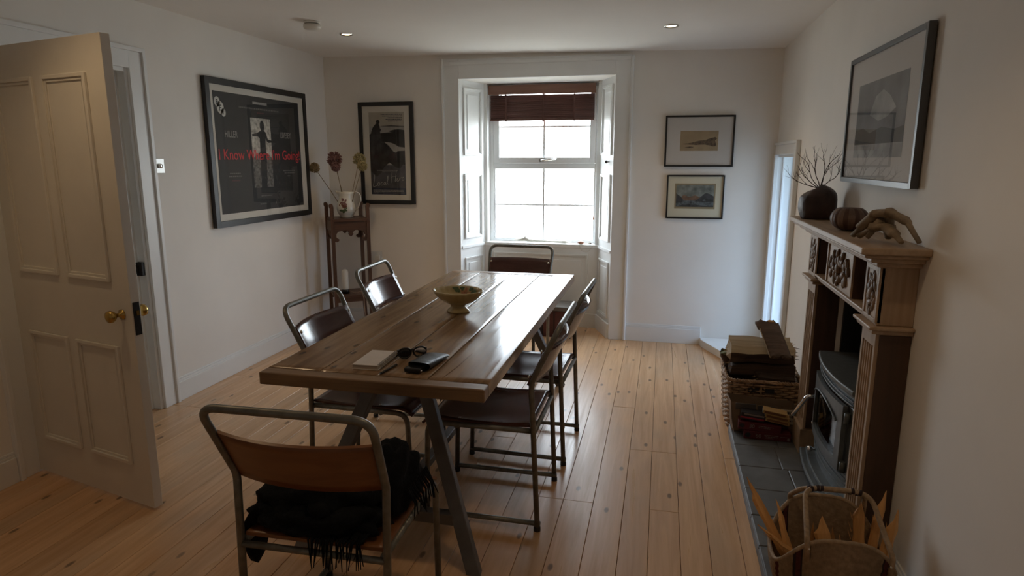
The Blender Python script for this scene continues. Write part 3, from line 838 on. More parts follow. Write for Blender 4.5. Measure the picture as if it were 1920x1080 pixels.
# ================================================================== CHAIRS
def back_y(z): return -.22 - (z - .645) * (.115 / .24)
def make_chair(label, ply, group):
    t = empty('tubular_chair', (0, 0, 0), 0, label, 'chair', group)
    r = .0115
    xk, xt = .2265, .243
    half = [(-.222, -.250, .018), (-xk, -.222, .645), (-xt, -.335, .885), (xt, -.335, .885), (xk, -.222, .645), (.222, -.250, .018)]
    path = arc_path(half, [0, .10, .055, .055, .10, 0], 8)
    MB().tube(path, r, 12).build('back_frame', 'tube_steel', t)
    for s in (-1, 1):
        pth = arc_path([(s * .214, .238, .018), (s * .214, .225, .437), (s * .214, -.228, .437)], [0, .055, 0], 8)
        MB().tube(pth, r, 12).build('seat_rail', 'tube_steel', t)
        MB().tube([(s * .218, -.262, .030), (s * .216, .248, .030)], r * .95, 12).build('skid', 'tube_steel', t)
        for yy in (-.250, .238):
            MB().lathe([(.0145, 0), (.0145, .016), (.0125, .019)], 12, (s * (.222 if yy < 0 else .214), yy, 0)).build('foot', 'rubber', t)
    MB().tube([(-.222, -.232, .428), (.222, -.232, .428)], r * .9, 10).build('cross_tube', 'tube_steel', t)
    MB().tube([(-.214, .10, .428), (.214, .10, .428)], r * .9, 10).build('cross_tube', 'tube_steel', t)
    def seat(u, v):
        x = (u - .5) * .425
        y = -.225 + v * .478
        dip = -.016 * math.sin(PI * min(1, v * 1.12)) * (1 - (2 * u - 1) ** 4 * .5)
        droop = -.030 * max(0, (v - .86) / .14) ** 2
        return (x, y, .462 + dip + droop)
    MB().grid(seat, 16, 22, thick=.010).build('seat', ply, t)
    def back(u, v):
        x = (u - .5) * .462
        z = .640 + v * .160
        bow = -.050 * (1 - (2 * u - 1) ** 2) ** 1.0
        return (x, back_y(z) + .013 + bow, z)
    MB().grid(back, 20, 6, thick=-.009).build('backrest', ply, t)
    for s in (-1, 1):
        for z in (.668, .775):
            MB().blob((s * .218, back_y(z) + .020, z), (.008, .005, .008), 10, 6).build('rivet', 'rivet', t)
    for s in (-1, 1):
        MB().blob((s * .19, .09, .458), (.006, .006, .003), 8, 4).build('rivet', 'rivet', t)
    return t
G = 'tubular steel chairs around the table'
near = make_chair('tubular steel chair with orange-brown plywood holding a black shawl, nearest the camera', 'ply_orange', G)
near.location = (-.930, 1.722, 0); near.rotation_euler.z = R(1.5)
ch = make_chair('dark plywood tubular chair on the fireplace side, nearer one', 'ply_dark', G)
ch.location = (-.700, 2.645, 0); ch.rotation_euler.z = R(90)
for (x, y, a, lab) in ((-.676, 3.265, 88.5, 'dark plywood tubular chair on the fireplace side, farther one by the window'),
                       (-1.262, 2.705, -91, 'dark plywood tubular chair on the poster side, nearer to the open door'),
                       (-1.385, 3.640, -88, 'dark plywood tubular chair on the poster side, in front of the tall stand'),
                       (-1.020, 4.400, 179, 'dark plywood tubular chair at the window end of the table')):
    c = copy_tree(ch); c.location = (x, y, 0); c.rotation_euler = (0, 0, R(a)); c['label'] = lab

# black shawl heaped on the near chair
sh = empty('shawl', (-.95, 1.70, .463), 0, 'black fringed shawl heaped on the orange-brown chair', 'shawl')
def heap(c, r, seed, nz=.28, fr=2.6, seg=44, rings=26):
    m = MB()
    m.blob(c, r, seg, rings, 0, nz, fr, seed)
    vv = []
    for p in m.v:
        d = noise.noise(Vector(p) * 24 + Vector((seed, 0, 0))) * .012 + noise.noise(Vector(p) * 60) * .004
        q = Vector(p); dirv = (q - Vector(c)); dirv.normalize()
        q += dirv * d
        vv.append((q.x, q.y, max(q.z, .470)))
    m.v = vv
    return m
hp = heap((-.965, 1.655, .520), (.190, .150, .105), 1.3)
h2 = heap((-.790, 1.755, .52), (.085, .12, .135), 4.1); hp.add(h2.v, h2.f, 0, True)
h3 = heap((-.945, 1.572, .49), (.205, .085, .062), 7.7); hp.add(h3.v, h3.f, 0, True)
hp.build('cloth', 'black_cloth', sh, world=True)
# lobe that hangs off the back left corner of the seat
m = MB()
def lobe(u, v):
    a = u * 2 * PI
    z = .505 - v * .195
    w = .050 * (1 - .25 * v) * math.sqrt(max(0, 1 - max(0, (v - .55) / .45) ** 2)) + .001
    return (-1.158 + .030 * (1 - min(1, v * 4)) - .006 * v + math.cos(a) * w * .52, 1.575 + math.sin(a) * w * 1.25, z + .008 * math.sin(a * 3))
MB().grid(lobe, 22, 12).build('hanging_end', 'black_cloth', sh, world=True)
random.seed(2)
fm = MB()
for k in range(30):
    x0 = -.93 + .17 * k / 30 + random.uniform(-.006, .006); L = random.uniform(.035, .085)
    y0 = 1.485 + random.uniform(-.006, .004)
    fm.tube([(x0, y0 + .05, .482), (x0 + random.uniform(-.006, .006), y0, .474), (x0 + random.uniform(-.012, .012), y0 - .012, .474 - L)], [.004, .003, .0012], 5)
for k in range(16):
    y0 = 1.66 + .16 * k / 16
    fm.tube([(-.70, y0, .56), (-.675, y0 + random.uniform(-.01, .01), .52), (-.668 + random.uniform(-.01, .015), y0 + random.uniform(-.015, .015), .474)], [.004, .003, .0015], 5)
tag(fm.build('fringe', 'black_cloth', sh, world=True), 'ragged black fringe', kind='stuff')

# ================================================================== ON THE TABLE
# footed bowl
bo = empty('footed_bowl', (-.992, 3.085, TZ), R(-8), 'cream footed bowl with scalloped rim and painted leaves on the table', 'bowl')
def wobf(th, r, z):
    return 1 + (.022 * math.cos(th * 22) if z > .088 else 0) + (.03 * math.cos(4 * th) if z > .05 else .045 * math.cos(4 * th) if z < .02 else 0)
MB().lathe([(.056, 0), (.060, .003), (.054, .012), (.040, .024), (.036, .032), (.050, .042), (.082, .056), (.108, .076), (.124, .100), (.130, .112),
            (.127, .114), (.119, .100), (.102, .079), (.078, .062), (.045, .050), (0, .046)], 88, sx=1.0, sy=.88, wob=wobf).build('vessel', 'bowl_cream', bo)
def leaf(m, c, ang, L, wd, mi, bow):
    """leaf lying on the inside of the bowl: c = angle/height anchor"""
    n_ = 7; up = []; lo = []
    for i in range(n_ + 1):
        t = i / n_
        w_ = wd * math.sin(PI * t) ** .8 * (1 + .25 * math.sin(t * 16))
        for lst, sgn in ((up, 1), (lo, -1)):
            u = c[0] + math.cos(ang) * L * t - math.sin(ang) * w_ * sgn
            v = c[1] + math.sin(ang) * L * t + math.cos(ang) * w_ * sgn
            lst.append((u, v))
    pts = up + lo[::-1][1:-1]
    def onb(u, v):      # u along rim (m), v height (m): inner wall of far side
        prof = [(.046, .045), (.050, .050), (.062, .078), (.079, .102), (.100, .119), (.114, .127), (.12, .129)]
        v = max(.047, min(.107, v))
        for (z0, r0), (z1, r1) in zip(prof[:-1], prof[1:]):
            if z0 <= v <= z1: r_ = r0 + (r1 - r0) * (v - z0) / (z1 - z0); break
        th = PI / 2 - u / .11
        k = (1 + .03 * math.cos(4 * th) if v > .05 else 1)
        return (math.cos(th) * (r_ * k - .0022) * 1.0, math.sin(th) * (r_ * k - .0022) * .88, v + .0012)
    P = [onb(*q) for q in pts]
    nn = len(P)
    A = [onb(*q) for q in up]; B = [onb(*q) for q in lo]
    m.add(A + B, [(i, i + 1, n_ + 1 + i + 1, n_ + 1 + i) for i in range(n_)], mi, True)
pm = MB()
for (c, a, L, w_, mi) in (((-.03, .082), 2.6, .05, .012, 0), ((-.02, .085), 1.7, .036, .010, 0), ((.018, .088), 1.0, .036, .013, 0), ((.03, .080), .3, .05, .013, 0), ((.028, .066), -.5, .035, .010, 0),
                          ((0, .072), 1.6, .034, .007, 1), ((-.004, .070), 2.4, .034, .009, 1), ((-.008, .066), 3.3, .030, .009, 1), ((.008, .068), .6, .030, .008, 1), ((.004, .06), -.9, .02, .008, 1),
                          ((0, .072), 2.0, .018, .004, 2), ((0, .068), 1.0, .018, .004, 2), ((-.006, .06), 3.9, .022, .006, 2)):
    leaf(pm, c, a, L, w_, mi, 0)
pm.build('painted_leaves', ['leaf_green', 'petal_orange', 'petal_brown'], bo)

# notebook
nb = empty('notebook', (-1.045, 2.205, TZ), R(2), 'small pale spiral notebook on the near end of the table', 'notebook')
MB().box(-.052, .050, -.095, .095, .0, .002).box(-.052, .050, -.095, .095, .016, .018).build('cover', 'paper', nb, bevel=.0008)
MB().box(-.050, .048, -.093, .093, .002, .016).build('pages', 'paper_edge', nb)
for k in range(18):
    yy = -.085 + .01 * k
    MB().tube([(.048 + .010 * math.cos(a) + .002, yy, .009 + .0115 * math.sin(a)) for a in [2 * PI * q / 12 for q in range(12)]], .0009, 5, closed=True).build('spiral_loop', 'table_steel', nb)
# pen
pn = empty('pen', (-.955, 2.12, TZ + .005), R(-8), 'thin dark pen beside the spiral notebook', 'pen')
MB().tube([(0, -.055, 0), (0, .06, 0)], [.0042, .0042], 10).build('barrel', 'plastic_black', pn)
MB().tube([(0, -.068, 0), (0, -.055, 0)], [.001, .004], 10).build('tip', 'chrome', pn)
MB().box(-.0015, .0015, .02, .058, .004, .0065).build('clip', 'chrome', pn)
# glasses pouch with a case poking out
po = empty('glasses_pouch', (-.84, 2.215, TZ), R(-4), 'black leather glasses pouch lying on the table', 'pouch')
def pouch(u, v):
    a = u * 2 * PI
    y = -.075 + v * .185
    w_ = .044 + .003 * v; h_ = .016 * (1 - .65 * v ** 1.5) + .0015
    return (math.copysign(abs(math.cos(a)) ** .7, math.cos(a)) * w_, y + .008 * math.cos(a * 2) * (1 - v), .0175 * (1 - .55 * v) + .001 + math.copysign(abs(math.sin(a)) ** .8, math.sin(a)) * h_ + .0015 * noise.noise(Vector((a * 2, v * 9, 1))))
pmesh = MB().grid(pouch, 32, 16)
top_ = [pouch(i / 32, 1.0) for i in range(32)]
pmesh.add(top_, [tuple(range(32))])
pmesh.build('sleeve', 'leather_black', po)
gc = empty('glasses_case', (-.85, 2.155, TZ + .004), R(-4), 'glossy black case poking out of the leather pouch', 'case')
MB().box(-.034, .030, -.055, .03, 0, .018).build('shell', 'plastic_black', gc, bevel=.006, bseg=3)
tag(MB().blob((.032, -.045, .009), (.004, .006, .004), 8, 6).build('clasp', 'chrome', gc), 'small metal clasp')
# folded sunglasses
sg = empty('sunglasses', (-.925, 2.285, TZ), R(35), 'black folded sunglasses between notebook and pouch', 'sunglasses')
for s in (-1, 1):
    ring = [(s * .030 + math.cos(a) * .026, .004 * math.cos(a * 2), .024 + math.sin(a) * .020) for a in [2 * PI * q / 20 for q in range(20)]]
    MB().tube(ring, .0034, 8, closed=True).build('rim', 'plastic_black', sg)
    MB().lathe([(.023, 0), (.018, .002), (0, .003)], 20, sx=1.1, sy=.86).xf(Matrix.Translation((s * .030, 0, .024)) @ Matrix.Rotation(R(90), 4, 'X')).build('lens', 'chrome' if s > 0 else 'plastic_black', sg)
    MB().tube(arc_path([(s * .056, 0, .034), (s * .058, .012, .034), (-s * .04, .018 + .006 * s, .020), (-s * .062, .02, .006)], .008), .0028, 8).build('temple', 'plastic_black', sg)
MB().tube([(-.006, 0, .034), (0, -.002, .037), (.006, 0, .034)], .0028, 8).build('bridge', 'plastic_black', sg)

# ================================================================== TALL STAND IN THE CORNER
st_ = empty('plant_stand', (-2.672, 5.195, 0), R(38), 'tall dark oak stand with curled posts and carved apron in the corner', 'plant stand')
hx, hy = .150, .135
for sxx in (-1, 1):
    for syy in (-1, 1):
        px, py = sxx * hx, syy * hy
        pth = [(px + sxx * .030, py + syy * .010, 0.0), (px + sxx * .018, py + syy * .006, .05), (px + sxx * .004, py + syy * .002, .13), (px, py, .22), (px, py, 1.115)]
        m = MB()
        n0 = len(pth); vs_ = []
        for p in pth:
            for a, b in ((-1, -1), (1, -1), (1, 1), (-1, 1)): vs_.append((p[0] + a * .0145, p[1] + b * .0145, p[2]))
        fs = [(0, 3, 2, 1), tuple(range(4 * n0 - 4, 4 * n0))]
        for i in range(n0 - 1):
            for k in range(4): fs.append((i * 4 + k, i * 4 + (k + 1) % 4, i * 4 + 4 + (k + 1) % 4, i * 4 + 4 + k))
        m.add(vs_, fs)
        # curled top
        cur = [(px + sxx * (.0145 - .004), 1.11), (px + sxx * .018, 1.125), (px + sxx * .022, 1.142), (px + sxx * .016, 1.156), (px + sxx * .002, 1.160), (px - sxx * .010, 1.150), (px - sxx * .0145, 1.128), (px - sxx * .0145, 1.11)]
        if sxx < 0: cur = cur[::-1]
        m.prism(cur, py - .0145, py + .0145, 0, 'Y', True)
        m.build('post', 'oak_dark', st_, bevel=.002, bseg=1)
def apron(width):
    """pointed gothic apron outline, hanging from z=0"""
    w_ = width / 2
    pts = [(-w_, 0), (w_, 0), (w_, -.17)]
    pts += [(w_ - .006, -.176), (w_ - .022, -.176), (w_ - .034, -.166), (w_ - .036, -.154), (w_ - .026, -.146), (w_ - .016, -.142), (w_ - .012, -.125), (w_ - .016, -.105), (w_ - .030, -.088), (.052, -.078), (.036, -.080), (.024, -.092), (.017, -.102), (.022, -.110), (.012, -.124), (0, -.134)]
    left = [(-x, z) for x, z in pts[2:-1]][::-1]
    return (pts + left)[::-1]
for syy in (-1, 1):
    MB().prism([(x_, z_ + 1.01) for x_, z_ in apron(2 * hx - .029)], syy * hy - .008, syy * hy + .008, 0, 'Y').build('apron', 'oak_dark_flat', st_, bevel=.0015, bseg=1)
for sxx in (-1, 1):
    ap = MB().prism([(x_, z_ + 1.01) for x_, z_ in apron(2 * hy - .029)], sxx * hx - .008, sxx * hx + .008, 0, 'X')
    ap.build('apron', 'oak_dark_flat', st_, bevel=.0015, bseg=1)
MB().box(-hx - .004, hx + .004, -hy - .020, hy + .020, 1.008, 1.030).build('top_shelf', 'oak_dark_flat', st_, bevel=.003)
MB().box(-hx + .0, hx - .0, -hy - .016, hy + .016, .345, .365).build('lower_shelf', 'oak_dark_flat', st_, bevel=.003)
for syy in (-1, 1):
    MB().box(-hx + .014, hx - .014, syy * hy - .008, syy * hy + .008, .305, .345).build('shelf_rail', 'oak_dark_flat', st_, bevel=.002)

# jug with a painted spray
jg = empty('jug', (-2.668, 5.185, 1.030), R(10), 'white china jug with painted flowers on top of the stand', 'jug')
prof = [(.052, 0), (.058, .004), (.056, .012), (.066, .03), (.078, .055), (.082, .080), (.078, .110), (.066, .145), (.060, .175), (.064, .205), (.070, .222),
        (.067, .223), (.060, .203), (.056, .175), (.062, .145), (.073, .110), (.077, .08), (.060, .03), (0, .014)]
MB().lathe(prof, 40).build('vessel', 'china', jg)
MB().tube(arc_path([(.055, 0, .200), (.085, 0, .225), (.125, 0, .205), (.130, 0, .150), (.105, 0, .085), (.078, 0, .060)], .04, 6), .0075, 10, flat=.7).build('handle', 'china', jg)
MB().tube([(-.058, 0, .195), (-.075, 0, .218), (-.088, 0, .230)], [.012, .016, .010], 10, flat=.6).build('spout', 'china', jg)
random.seed(21)
dm = MB()
def onjug(th, z):
    for (r0, z0), (r1, z1) in zip(prof[:10], prof[1:11]):
        if z0 <= z <= z1: r_ = r0 + (r1 - r0) * (z - z0) / max(1e-6, z1 - z0); break
    return (math.cos(th) * (r_ + .0008), math.sin(th) * (r_ + .0008), z)
def spray(th0, z0, ang, L, wd, mi):
    n_ = 6; A = []; B = []
    for i in range(n_ + 1):
        t = i / n_; w_ = wd * math.sin(PI * t) ** .7
        u = math.cos(ang) * L * t; v = math.sin(ang) * L * t
        A.append(onjug(th0 + (u - math.sin(ang) * w_) / .075, z0 + v + math.cos(ang) * w_))
        B.append(onjug(th0 + (u + math.sin(ang) * w_) / .075, z0 + v - math.cos(ang) * w_))
    dm.add(A + B, [(i, i + 1, n_ + 2 + i, n_ + 1 + i) for i in range(n_)], mi, True)
c0 = R(-92)
for k in range(7): spray(c0, .070, random.uniform(2.6, 6.9), random.uniform(.025, .045), random.uniform(.006, .010), 0)
for k in range(5): spray(c0 + .05, .085, random.uniform(.6, 2.6), .035, .009, 1)
for k in range(8): spray(c0 - .05 + random.uniform(-.25, .25), .14 + random.uniform(-.02, .03), random.uniform(0, 6.2), .028, .009, 2)
for k in range(4): spray(c0 - .5 + k * .12, .12, random.uniform(0, 6), .02, .006, 1)
dm.build('painted_flowers', ['leaf_green', 'petal_brown', 'flower_maroon'], jg)

# allium seed heads, each its own dried flower
def allium(name, label, foot, head, r, headmat, seed):
    o = empty('dried_allium', foot, 0, label, 'dried flower', 'dried alliums in the jug')
    f, h = Vector(foot), Vector(head)
    mid = (f + h) / 2 + Vector((.006 * math.sin(seed), .006, 0))
    MB().tube([f, mid, h], [.0032, .0028, .0026], 7).build('stem', 'stem_dry', o, world=True)
    rnd = random.Random(seed)
    m = MB()
    m.blob(h, (r * .62,) * 3, 12, 8, 0, .15, 5, seed)
    for k in range(220):
        d = Vector((rnd.gauss(0, 1), rnd.gauss(0, 1), rnd.gauss(0, 1))).normalized()
        L = r * rnd.uniform(.86, 1.04)
        a = d.orthogonal().normalized(); b = d.cross(a)
        c_ = h + d * L
        q = .0035 + rnd.random() * .003
        base = h + d * r * .5
        vs_ = [base + a * .0012, base + b * .0012, base - a * .0012, c_ + a * q, c_ + b * q, c_ - a * q, c_ - b * q, c_ + d * .004]
        m.add(vs_, [(0, 1, 4, 3), (1, 2, 5, 4), (2, 0, 3, 6, 5), (3, 4, 7), (4, 5, 7), (5, 6, 7), (6, 3, 7)], 0)
    m.build('seed_head', headmat, o, world=True)
    return o
jx, jy, jz = -2.668, 5.185, 1.05
allium('a', 'small olive brown dried allium leaning far left out of the jug', (jx - .005, jy, jz), (-2.925, 5.14, 1.455), .043, 'flower_brown', 1)
allium('b', 'large round maroon dried allium, tallest in the jug', (jx - .01, jy - .01, jz), (-2.745, 5.16, 1.530), .064, 'flower_maroon', 2)
allium('c', 'smaller maroon dried allium just below the tallest one', (jx + .01, jy - .01, jz), (-2.705, 5.10, 1.465), .040, 'flower_maroon', 3)
allium('d', 'olive green dried allium in front of the narrow poster, upper of the two', (jx + .01, jy + .005, jz), (-2.535, 5.20, 1.525), .056, 'flower_olive', 4)
allium('e', 'smaller olive dried allium low in front of the narrow poster', (jx + .02, jy - .005, jz), (-2.475, 5.13, 1.470), .043, 'flower_olive', 5)

# white tower on the lower shelf
tw = empty('tower_device', (-2.690, 5.14, .365), 0, 'slim white rounded tower on a black foot on the stand\'s lower shelf', 'device')
MB().lathe([(.034, 0), (.034, .030), (.028, .036)], 22).build('foot', 'plastic_black', tw)
MB().lathe([(.026, .034), (.028, .05), (.028, .190), (.022, .207), (.010, .214), (0, .215)], 22).build('body', 'plastic_white', tw)
cd = MB().tube(arc_path([(-2.66, 5.15, .385), (-2.58, 5.12, .375), (-2.53, 5.12, .40), (-2.50, 5.10, .34), (-2.49, 5.09, .16), (-2.47, 5.06, .006), (-2.43, 5.2, .006), (-2.45, 5.45, .02)], .04, 6), .0035, 7)
tag(cd.build('power_cord', 'cord'), 'thin tan cord trailing down from the lower shelf of the stand', 'cord')

# chest under the window
cb = empty('chest', (-.865, 5.545, 0), R(-3), 'low dark red chest with a grey lid standing under the window', 'chest')
MB().box(-.145, .145, -.13, .13, .0, .235).build('body', 'chest_red', cb, bevel=.004)
MB().box(-.152, .152, -.137, .137, .235, .275).build('lid', 'chest_top', cb, bevel=.006)
for xx in (-.1, 0, .1): MB().box(xx - .004, xx + .004, -.134, -.13, .01, .23).build('batten', 'iron_black', cb)
for s in (-1, 1): MB().box(s * .13 - .02, s * .13 + .02, -.138, -.128, 0, .25).build('corner_strap', 'iron_black', cb, bevel=.002)

# ================================================================== BLIND
bl = empty('venetian_blind', (-1.085, 5.895, 1.875), 0, 'dark brown wooden venetian blind pulled up in the main window', 'blind')
bx0, bx1 = -1.567, -0.602
MB().box(bx0, bx1, 5.858, 5.870, 2.095, 2.176).build('valance', 'blind_valance', bl, world=True, bevel=.003)
MB().box(bx0 + .01, bx1 - .01, 5.872, 5.918, 2.13, 2.157).build('head_rail', 'blind_valance', bl, world=True, bevel=.002)
random.seed(9)
sl_me = None
zs = [2.083, 2.066] + [2.046 - .0165 * k for k in range(10)]
for i, z in enumerate(zs):
    w_ = bx1 - bx0 - .022
    if sl_me is None:
        m = MB()
        def slat(u, v): return ((u - .5) * w_, (v - .5) * .0 + .0, 0)
        def sl(u, v):
            t = (v - .5) * .028
            return ((u - .5) * w_, t * .34 + .0012 * (1 - (2 * v - 1) ** 2), t * .94)
        m.grid(sl, 1, 4, thick=.0022)
        o = m.build('slat', 'blind_slat', bl); sl_me = o.data
    else:
        o = bpy.data.objects.new('slat', sl_me); col.objects.link(o); o.parent = bl
    o.location = Vector(((bx0 + bx1) / 2, 5.893 + (.002 if i % 2 else 0), z)) - bl.location
    o.rotation_euler = (R((-28, -14)[i] if i < 2 else random.uniform(-5, 3)), R(.35 if i == 1 else random.uniform(-.12, .12)), 0)
MB().box(bx0 + .008, bx1 - .014, 5.884, 5.906, 1.868, 1.884).build('bottom_rail', 'blind_slat', bl, world=True, bevel=.003)
for xx in (-1.41, -1.07, -.79):
    MB().box(xx - .006, xx + .006, 5.876, 5.8775, 1.862, 2.135).build('ladder_tape', 'blind_slat', bl, world=True)
    MB().blob((xx, 5.895, 1.864), (.006, .006, .006), 8, 6).build('cord_button', 'blind_slat', bl, world=True)
MB().tube(arc_path([(-.597, 5.88, 2.13), (-.594, 5.876, 1.5), (-.597, 5.876, 1.02)], .05), .0016, 6).build('pull_cord', 'cord', bl, world=True)
MB().lathe([(.003, .03), (.008, .012), (.008, 0), (0, -.002)], 12, (-.597, 5.876, .992)).build('cord_tassel', 'pink_stone', bl, world=True)

# sill things
dw = empty('driftwood_stick', (-1.07, 5.885, .77), 0, 'pale knobbly driftwood stick lying along the window sill', 'driftwood')
pts = [(-1.335, 5.89, .786), (-1.29, 5.885, .788), (-1.25, 5.88, .795), (-1.23, 5.88, .800), (-1.19, 5.885, .788), (-1.1, 5.89, .783), (-1.0, 5.885, .782), (-.9, 5.878, .781), (-.85, 5.87, .783), (-.815, 5.868, .784)]
MB().tube(pts, [.004, .012, .016, .020, .012, .009, .008, .009, .013, .005], 10).build('stick', 'bone', dw, world=True)
MB().tube([(-1.235, 5.875, .80), (-1.225, 5.868, .822), (-1.215, 5.866, .828)], [.011, .007, .002], 8).build('knob', 'bone', dw, world=True)
ps = empty('pink_float', (-.705, 5.845, .77), 0, 'small pinkish pebble with a loop of string on the sill', 'pebble')
MB().blob((-.705, 5.845, .784), (.030, .016, .014), 14, 9, 0, .1, 3, 2).build('pebble', 'pink_stone', ps, world=True)
MB().tube(arc_path([(-.72, 5.835, .775), (-.715, 5.805, .768), (-.69, 5.803, .715), (-.64, 5.803, .700), (-.60, 5.803, .745), (-.585, 5.83, .774), (-.575, 5.86, .774)], .03), .0013, 5).build('string', 'string', ps, world=True)
sn = empty('snail_shell', (-.625, 5.85, .77), 0, 'tiny pale shell at the right end of the sill', 'shell')
MB().blob((-.625, 5.85, .780), (.012, .010, .010), 12, 8, 0, .1, 3, 5).build('whorl', 'bone', sn, world=True)
MB().blob((-.613, 5.846, .778), (.007, .006, .007), 10, 6).build('mouth', 'stone_brown', sn, world=True)

# ================================================================== PICTURES
def picture(name, label, cat, loc, rz, w_, h_, fw, depth, frame_mat, mount_mat, tilt=0.0, group=None):
    """local x right, z up, front towards -y; origin on the wall"""
    o = empty(name, loc, rz, label, cat, group)
    m = MB()
    a, b = w_ / 2, h_ / 2
    for (x0, x1, z0, z1) in ((-a, -a + fw, -b, b), (a - fw, a, -b, b), (-a + fw, a - fw, b - fw, b), (-a + fw, a - fw, -b, -b + fw)):
        m.box(x0, x1, -depth, -.004, z0, z1)
    m.build('frame', frame_mat, o, bevel=.0015, bseg=1)
    d = depth - .010
    MB().box(-a + fw * .7, a - fw * .7, -d, -.005, -b + fw * .7, b - fw * .7).build('mount', mount_mat, o)
    MB().add([(-a + fw, -depth + .004, -b + fw), (a - fw, -depth + .004, -b + fw), (a - fw, -depth + .004, b - fw), (-a + fw, -depth + .004, b - fw)], [(0, 1, 2, 3)]).build('glass', 'picture_glass', o)
    if tilt: o.rotation_euler = (R(tilt), 0, rz)
    return o, -d
def flat(m, pts, y, mi=0):
    n_ = len(pts)
    m.add([(p[0], y, p[1]) for p in pts], [tuple(range(n_))], mi)
def rect(x0, x1, z0, z1): return [(x0, z0), (x1, z0), (x1, z1), (x0, z1)]

# wide film poster
p1, yp = picture('wide_poster', 'wide black film poster with red title in a black frame', 'poster', (XL, 4.465, 1.562), R(90), 1.245, 1.0, .042, .034, 'frame_black', 'mount_white')
y = yp - .0006
m = MB(); flat(m, rect(-.545, .510, -.412, .415), y)
pr = m.build('print', 'poster_black', p1)
m = MB()
flat(m, rect(-.150, .097, -.03, .262), y - .0006, 0)
flat(m, [(-.155, -.245), (.09, -.245), (.095, -.03), (.05, .0), (-.03, .03), (-.152, -.03)], y - .0008, 1)
m.build('print_doorway', ['poster_light', 'poster_ground'], pr)
m = MB()
fig = [(-.010, .246), (.008, .240), (.018, .215), (.016, .190), (.008, .172), (.028, .166), (.040, .140), (.052, .112), (.105, .104), (.108, .090), (.062, .086), (.034, .098), (.026, .120), (.020, .078), (.024, .0), (.018, -.10), (.004, -.245), (-.066, -.245), (-.060, -.10), (-.054, .0), (-.052, .078), (-.052, .118), (-.070, .128), (-.140, .130), (-.140, .146), (-.075, .156), (-.055, .166), (-.026, .172), (-.038, .195), (-.036, .225), (-.025, .242)]
flat(m, fig[::-1], y - .0012)
m.build('print_figure', 'poster_black', pr)
text_mesh('title_lettering', "I Know Where I'm Going!", .105, 'poster_red', pr, (-.537, y - .0016, -.040), .925)
text_mesh('name_lettering', 'HILLER', .066, 'poster_grey_text', pr, (-.452, y - .0012, .113), .70)
text_mesh('name_lettering', 'LIVESEY', .066, 'poster_grey_text', pr, (.225, y - .0012, .127), .66)
m = MB()
for (cx_, cz_, r_) in ((-.505, .345, .030), (-.474, .308, .037), (-.445, .277, .024)):
    flat(m, [(cx_ + math.cos(2 * PI * k / 28) * r_, cz_ + math.sin(2 * PI * k / 28) * r_ * 1.12) for k in range(28)], y - .0010)
m.build('emblem', 'poster_white', pr)
for (ch_, cx_, cz_, s_) in (('B', -.506, .328, .046), ('F', -.475, .286, .058), ('I', -.446, .265, .036)):
    text_mesh('emblem_letter', ch_, s_, 'poster_black', pr, (cx_, y - .0016, cz_), 1.0, align='CENTER', bold=.0008)
m = MB(); flat(m, rect(-.108, .070, .360, .378), y - .0010); m.build('caption_strip', 'poster_grey_text', pr)
def fake_lines(rows, mat, name, y_, parent, seed=1, wmin=.006, wmax=.022):
    """print too small to read: rows of word-length dashes"""
    rnd = random.Random(seed)
    m = MB()
    for (x0, x1, z0, h_) in rows:
        x_ = x0
        while x_ < x1 - .004:
            w2 = min(rnd.uniform(wmin, wmax), x1 - x_)
            flat(m, rect(x_, x_ + w2, z0, z0 + h_), y_); x_ += w2 + h_ * .5
    o = m.build(name, mat, parent); o['kind'] = 'stuff'
    return o
fake_lines([(-.272, .228, .322, .011), (-.43, -.31, -.140, .009), (-.44, -.30, -.160, .009), (.235, .405, -.130, .009), (.25, .40, -.148, .009), (.29, .33, -.17, .007), (-.08, .06, -.312, .008), (-.10, -.02, -.372, .009), (.10, .115, -.375, .018)], 'poster_dim_text', 'small_print', y - .0012, pr, 3)
fake_lines([(-.41, -.32, -.190, .009), (-.06, .03, .296, .008)], 'box_red', 'small_print', y - .0012, pr, 4)

# narrow film poster
p2, yp = picture('narrow_poster', 'narrow framed film poster with a seated figure above the sea', 'poster', (-2.393, YB, 1.575), 0, .512, .884, .034, .030, 'frame_black', 'mount_white')
y = yp - .0006
m = MB()
L_, R_, B_, T_ = -.160, .172, -.358, .356
flat(m, rect(L_, R_, .236, T_), y, 0)
flat(m, rect(L_, R_, -.10, .236), y, 1)
flat(m, rect(L_, R_, -.30, -.10), y, 2)
flat(m, rect(L_, R_, B_, -.30), y - .0002, 3)
pr = m.build('print', ['print_sky', 'print_sea', 'print_midgrey', 'print_blue'], p2)
m = MB()
flat(m, [(-.058, .236), (R_, .231), (R_, .236), (.05, .243), (-.03, .240)], y - .0003, 0)
flat(m, [(R_, .052), (R_, .202), (.12, .210), (.085, .208), (.04, .199), (.017, .195), (.05, .186), (-.02, .180), (-.06, .176), (-.06, .09), (-.017, .101), (.044, .094), (.08, .080), (.114, .060)][::-1], y - .0004, 0)
flat(m, [(L_, .165), (-.146, .171), (-.052, .168), (-.045, .11), (-.017, .098), (.02, .07), (.045, .040), (.065, .018), (.088, .010), (.10, .022), (.123, .024), (R_, .026), (R_, -.10), (.15, -.095), (.125, -.125), (.085, -.12), (.022, -.076), (-.03, -.118), (-.06, -.17), (-.10, -.20), (L_, -.15)][::-1], y - .0006, 1)
m.build('print_rocks', ['print_hill', 'print_rock'], pr)
m = MB()
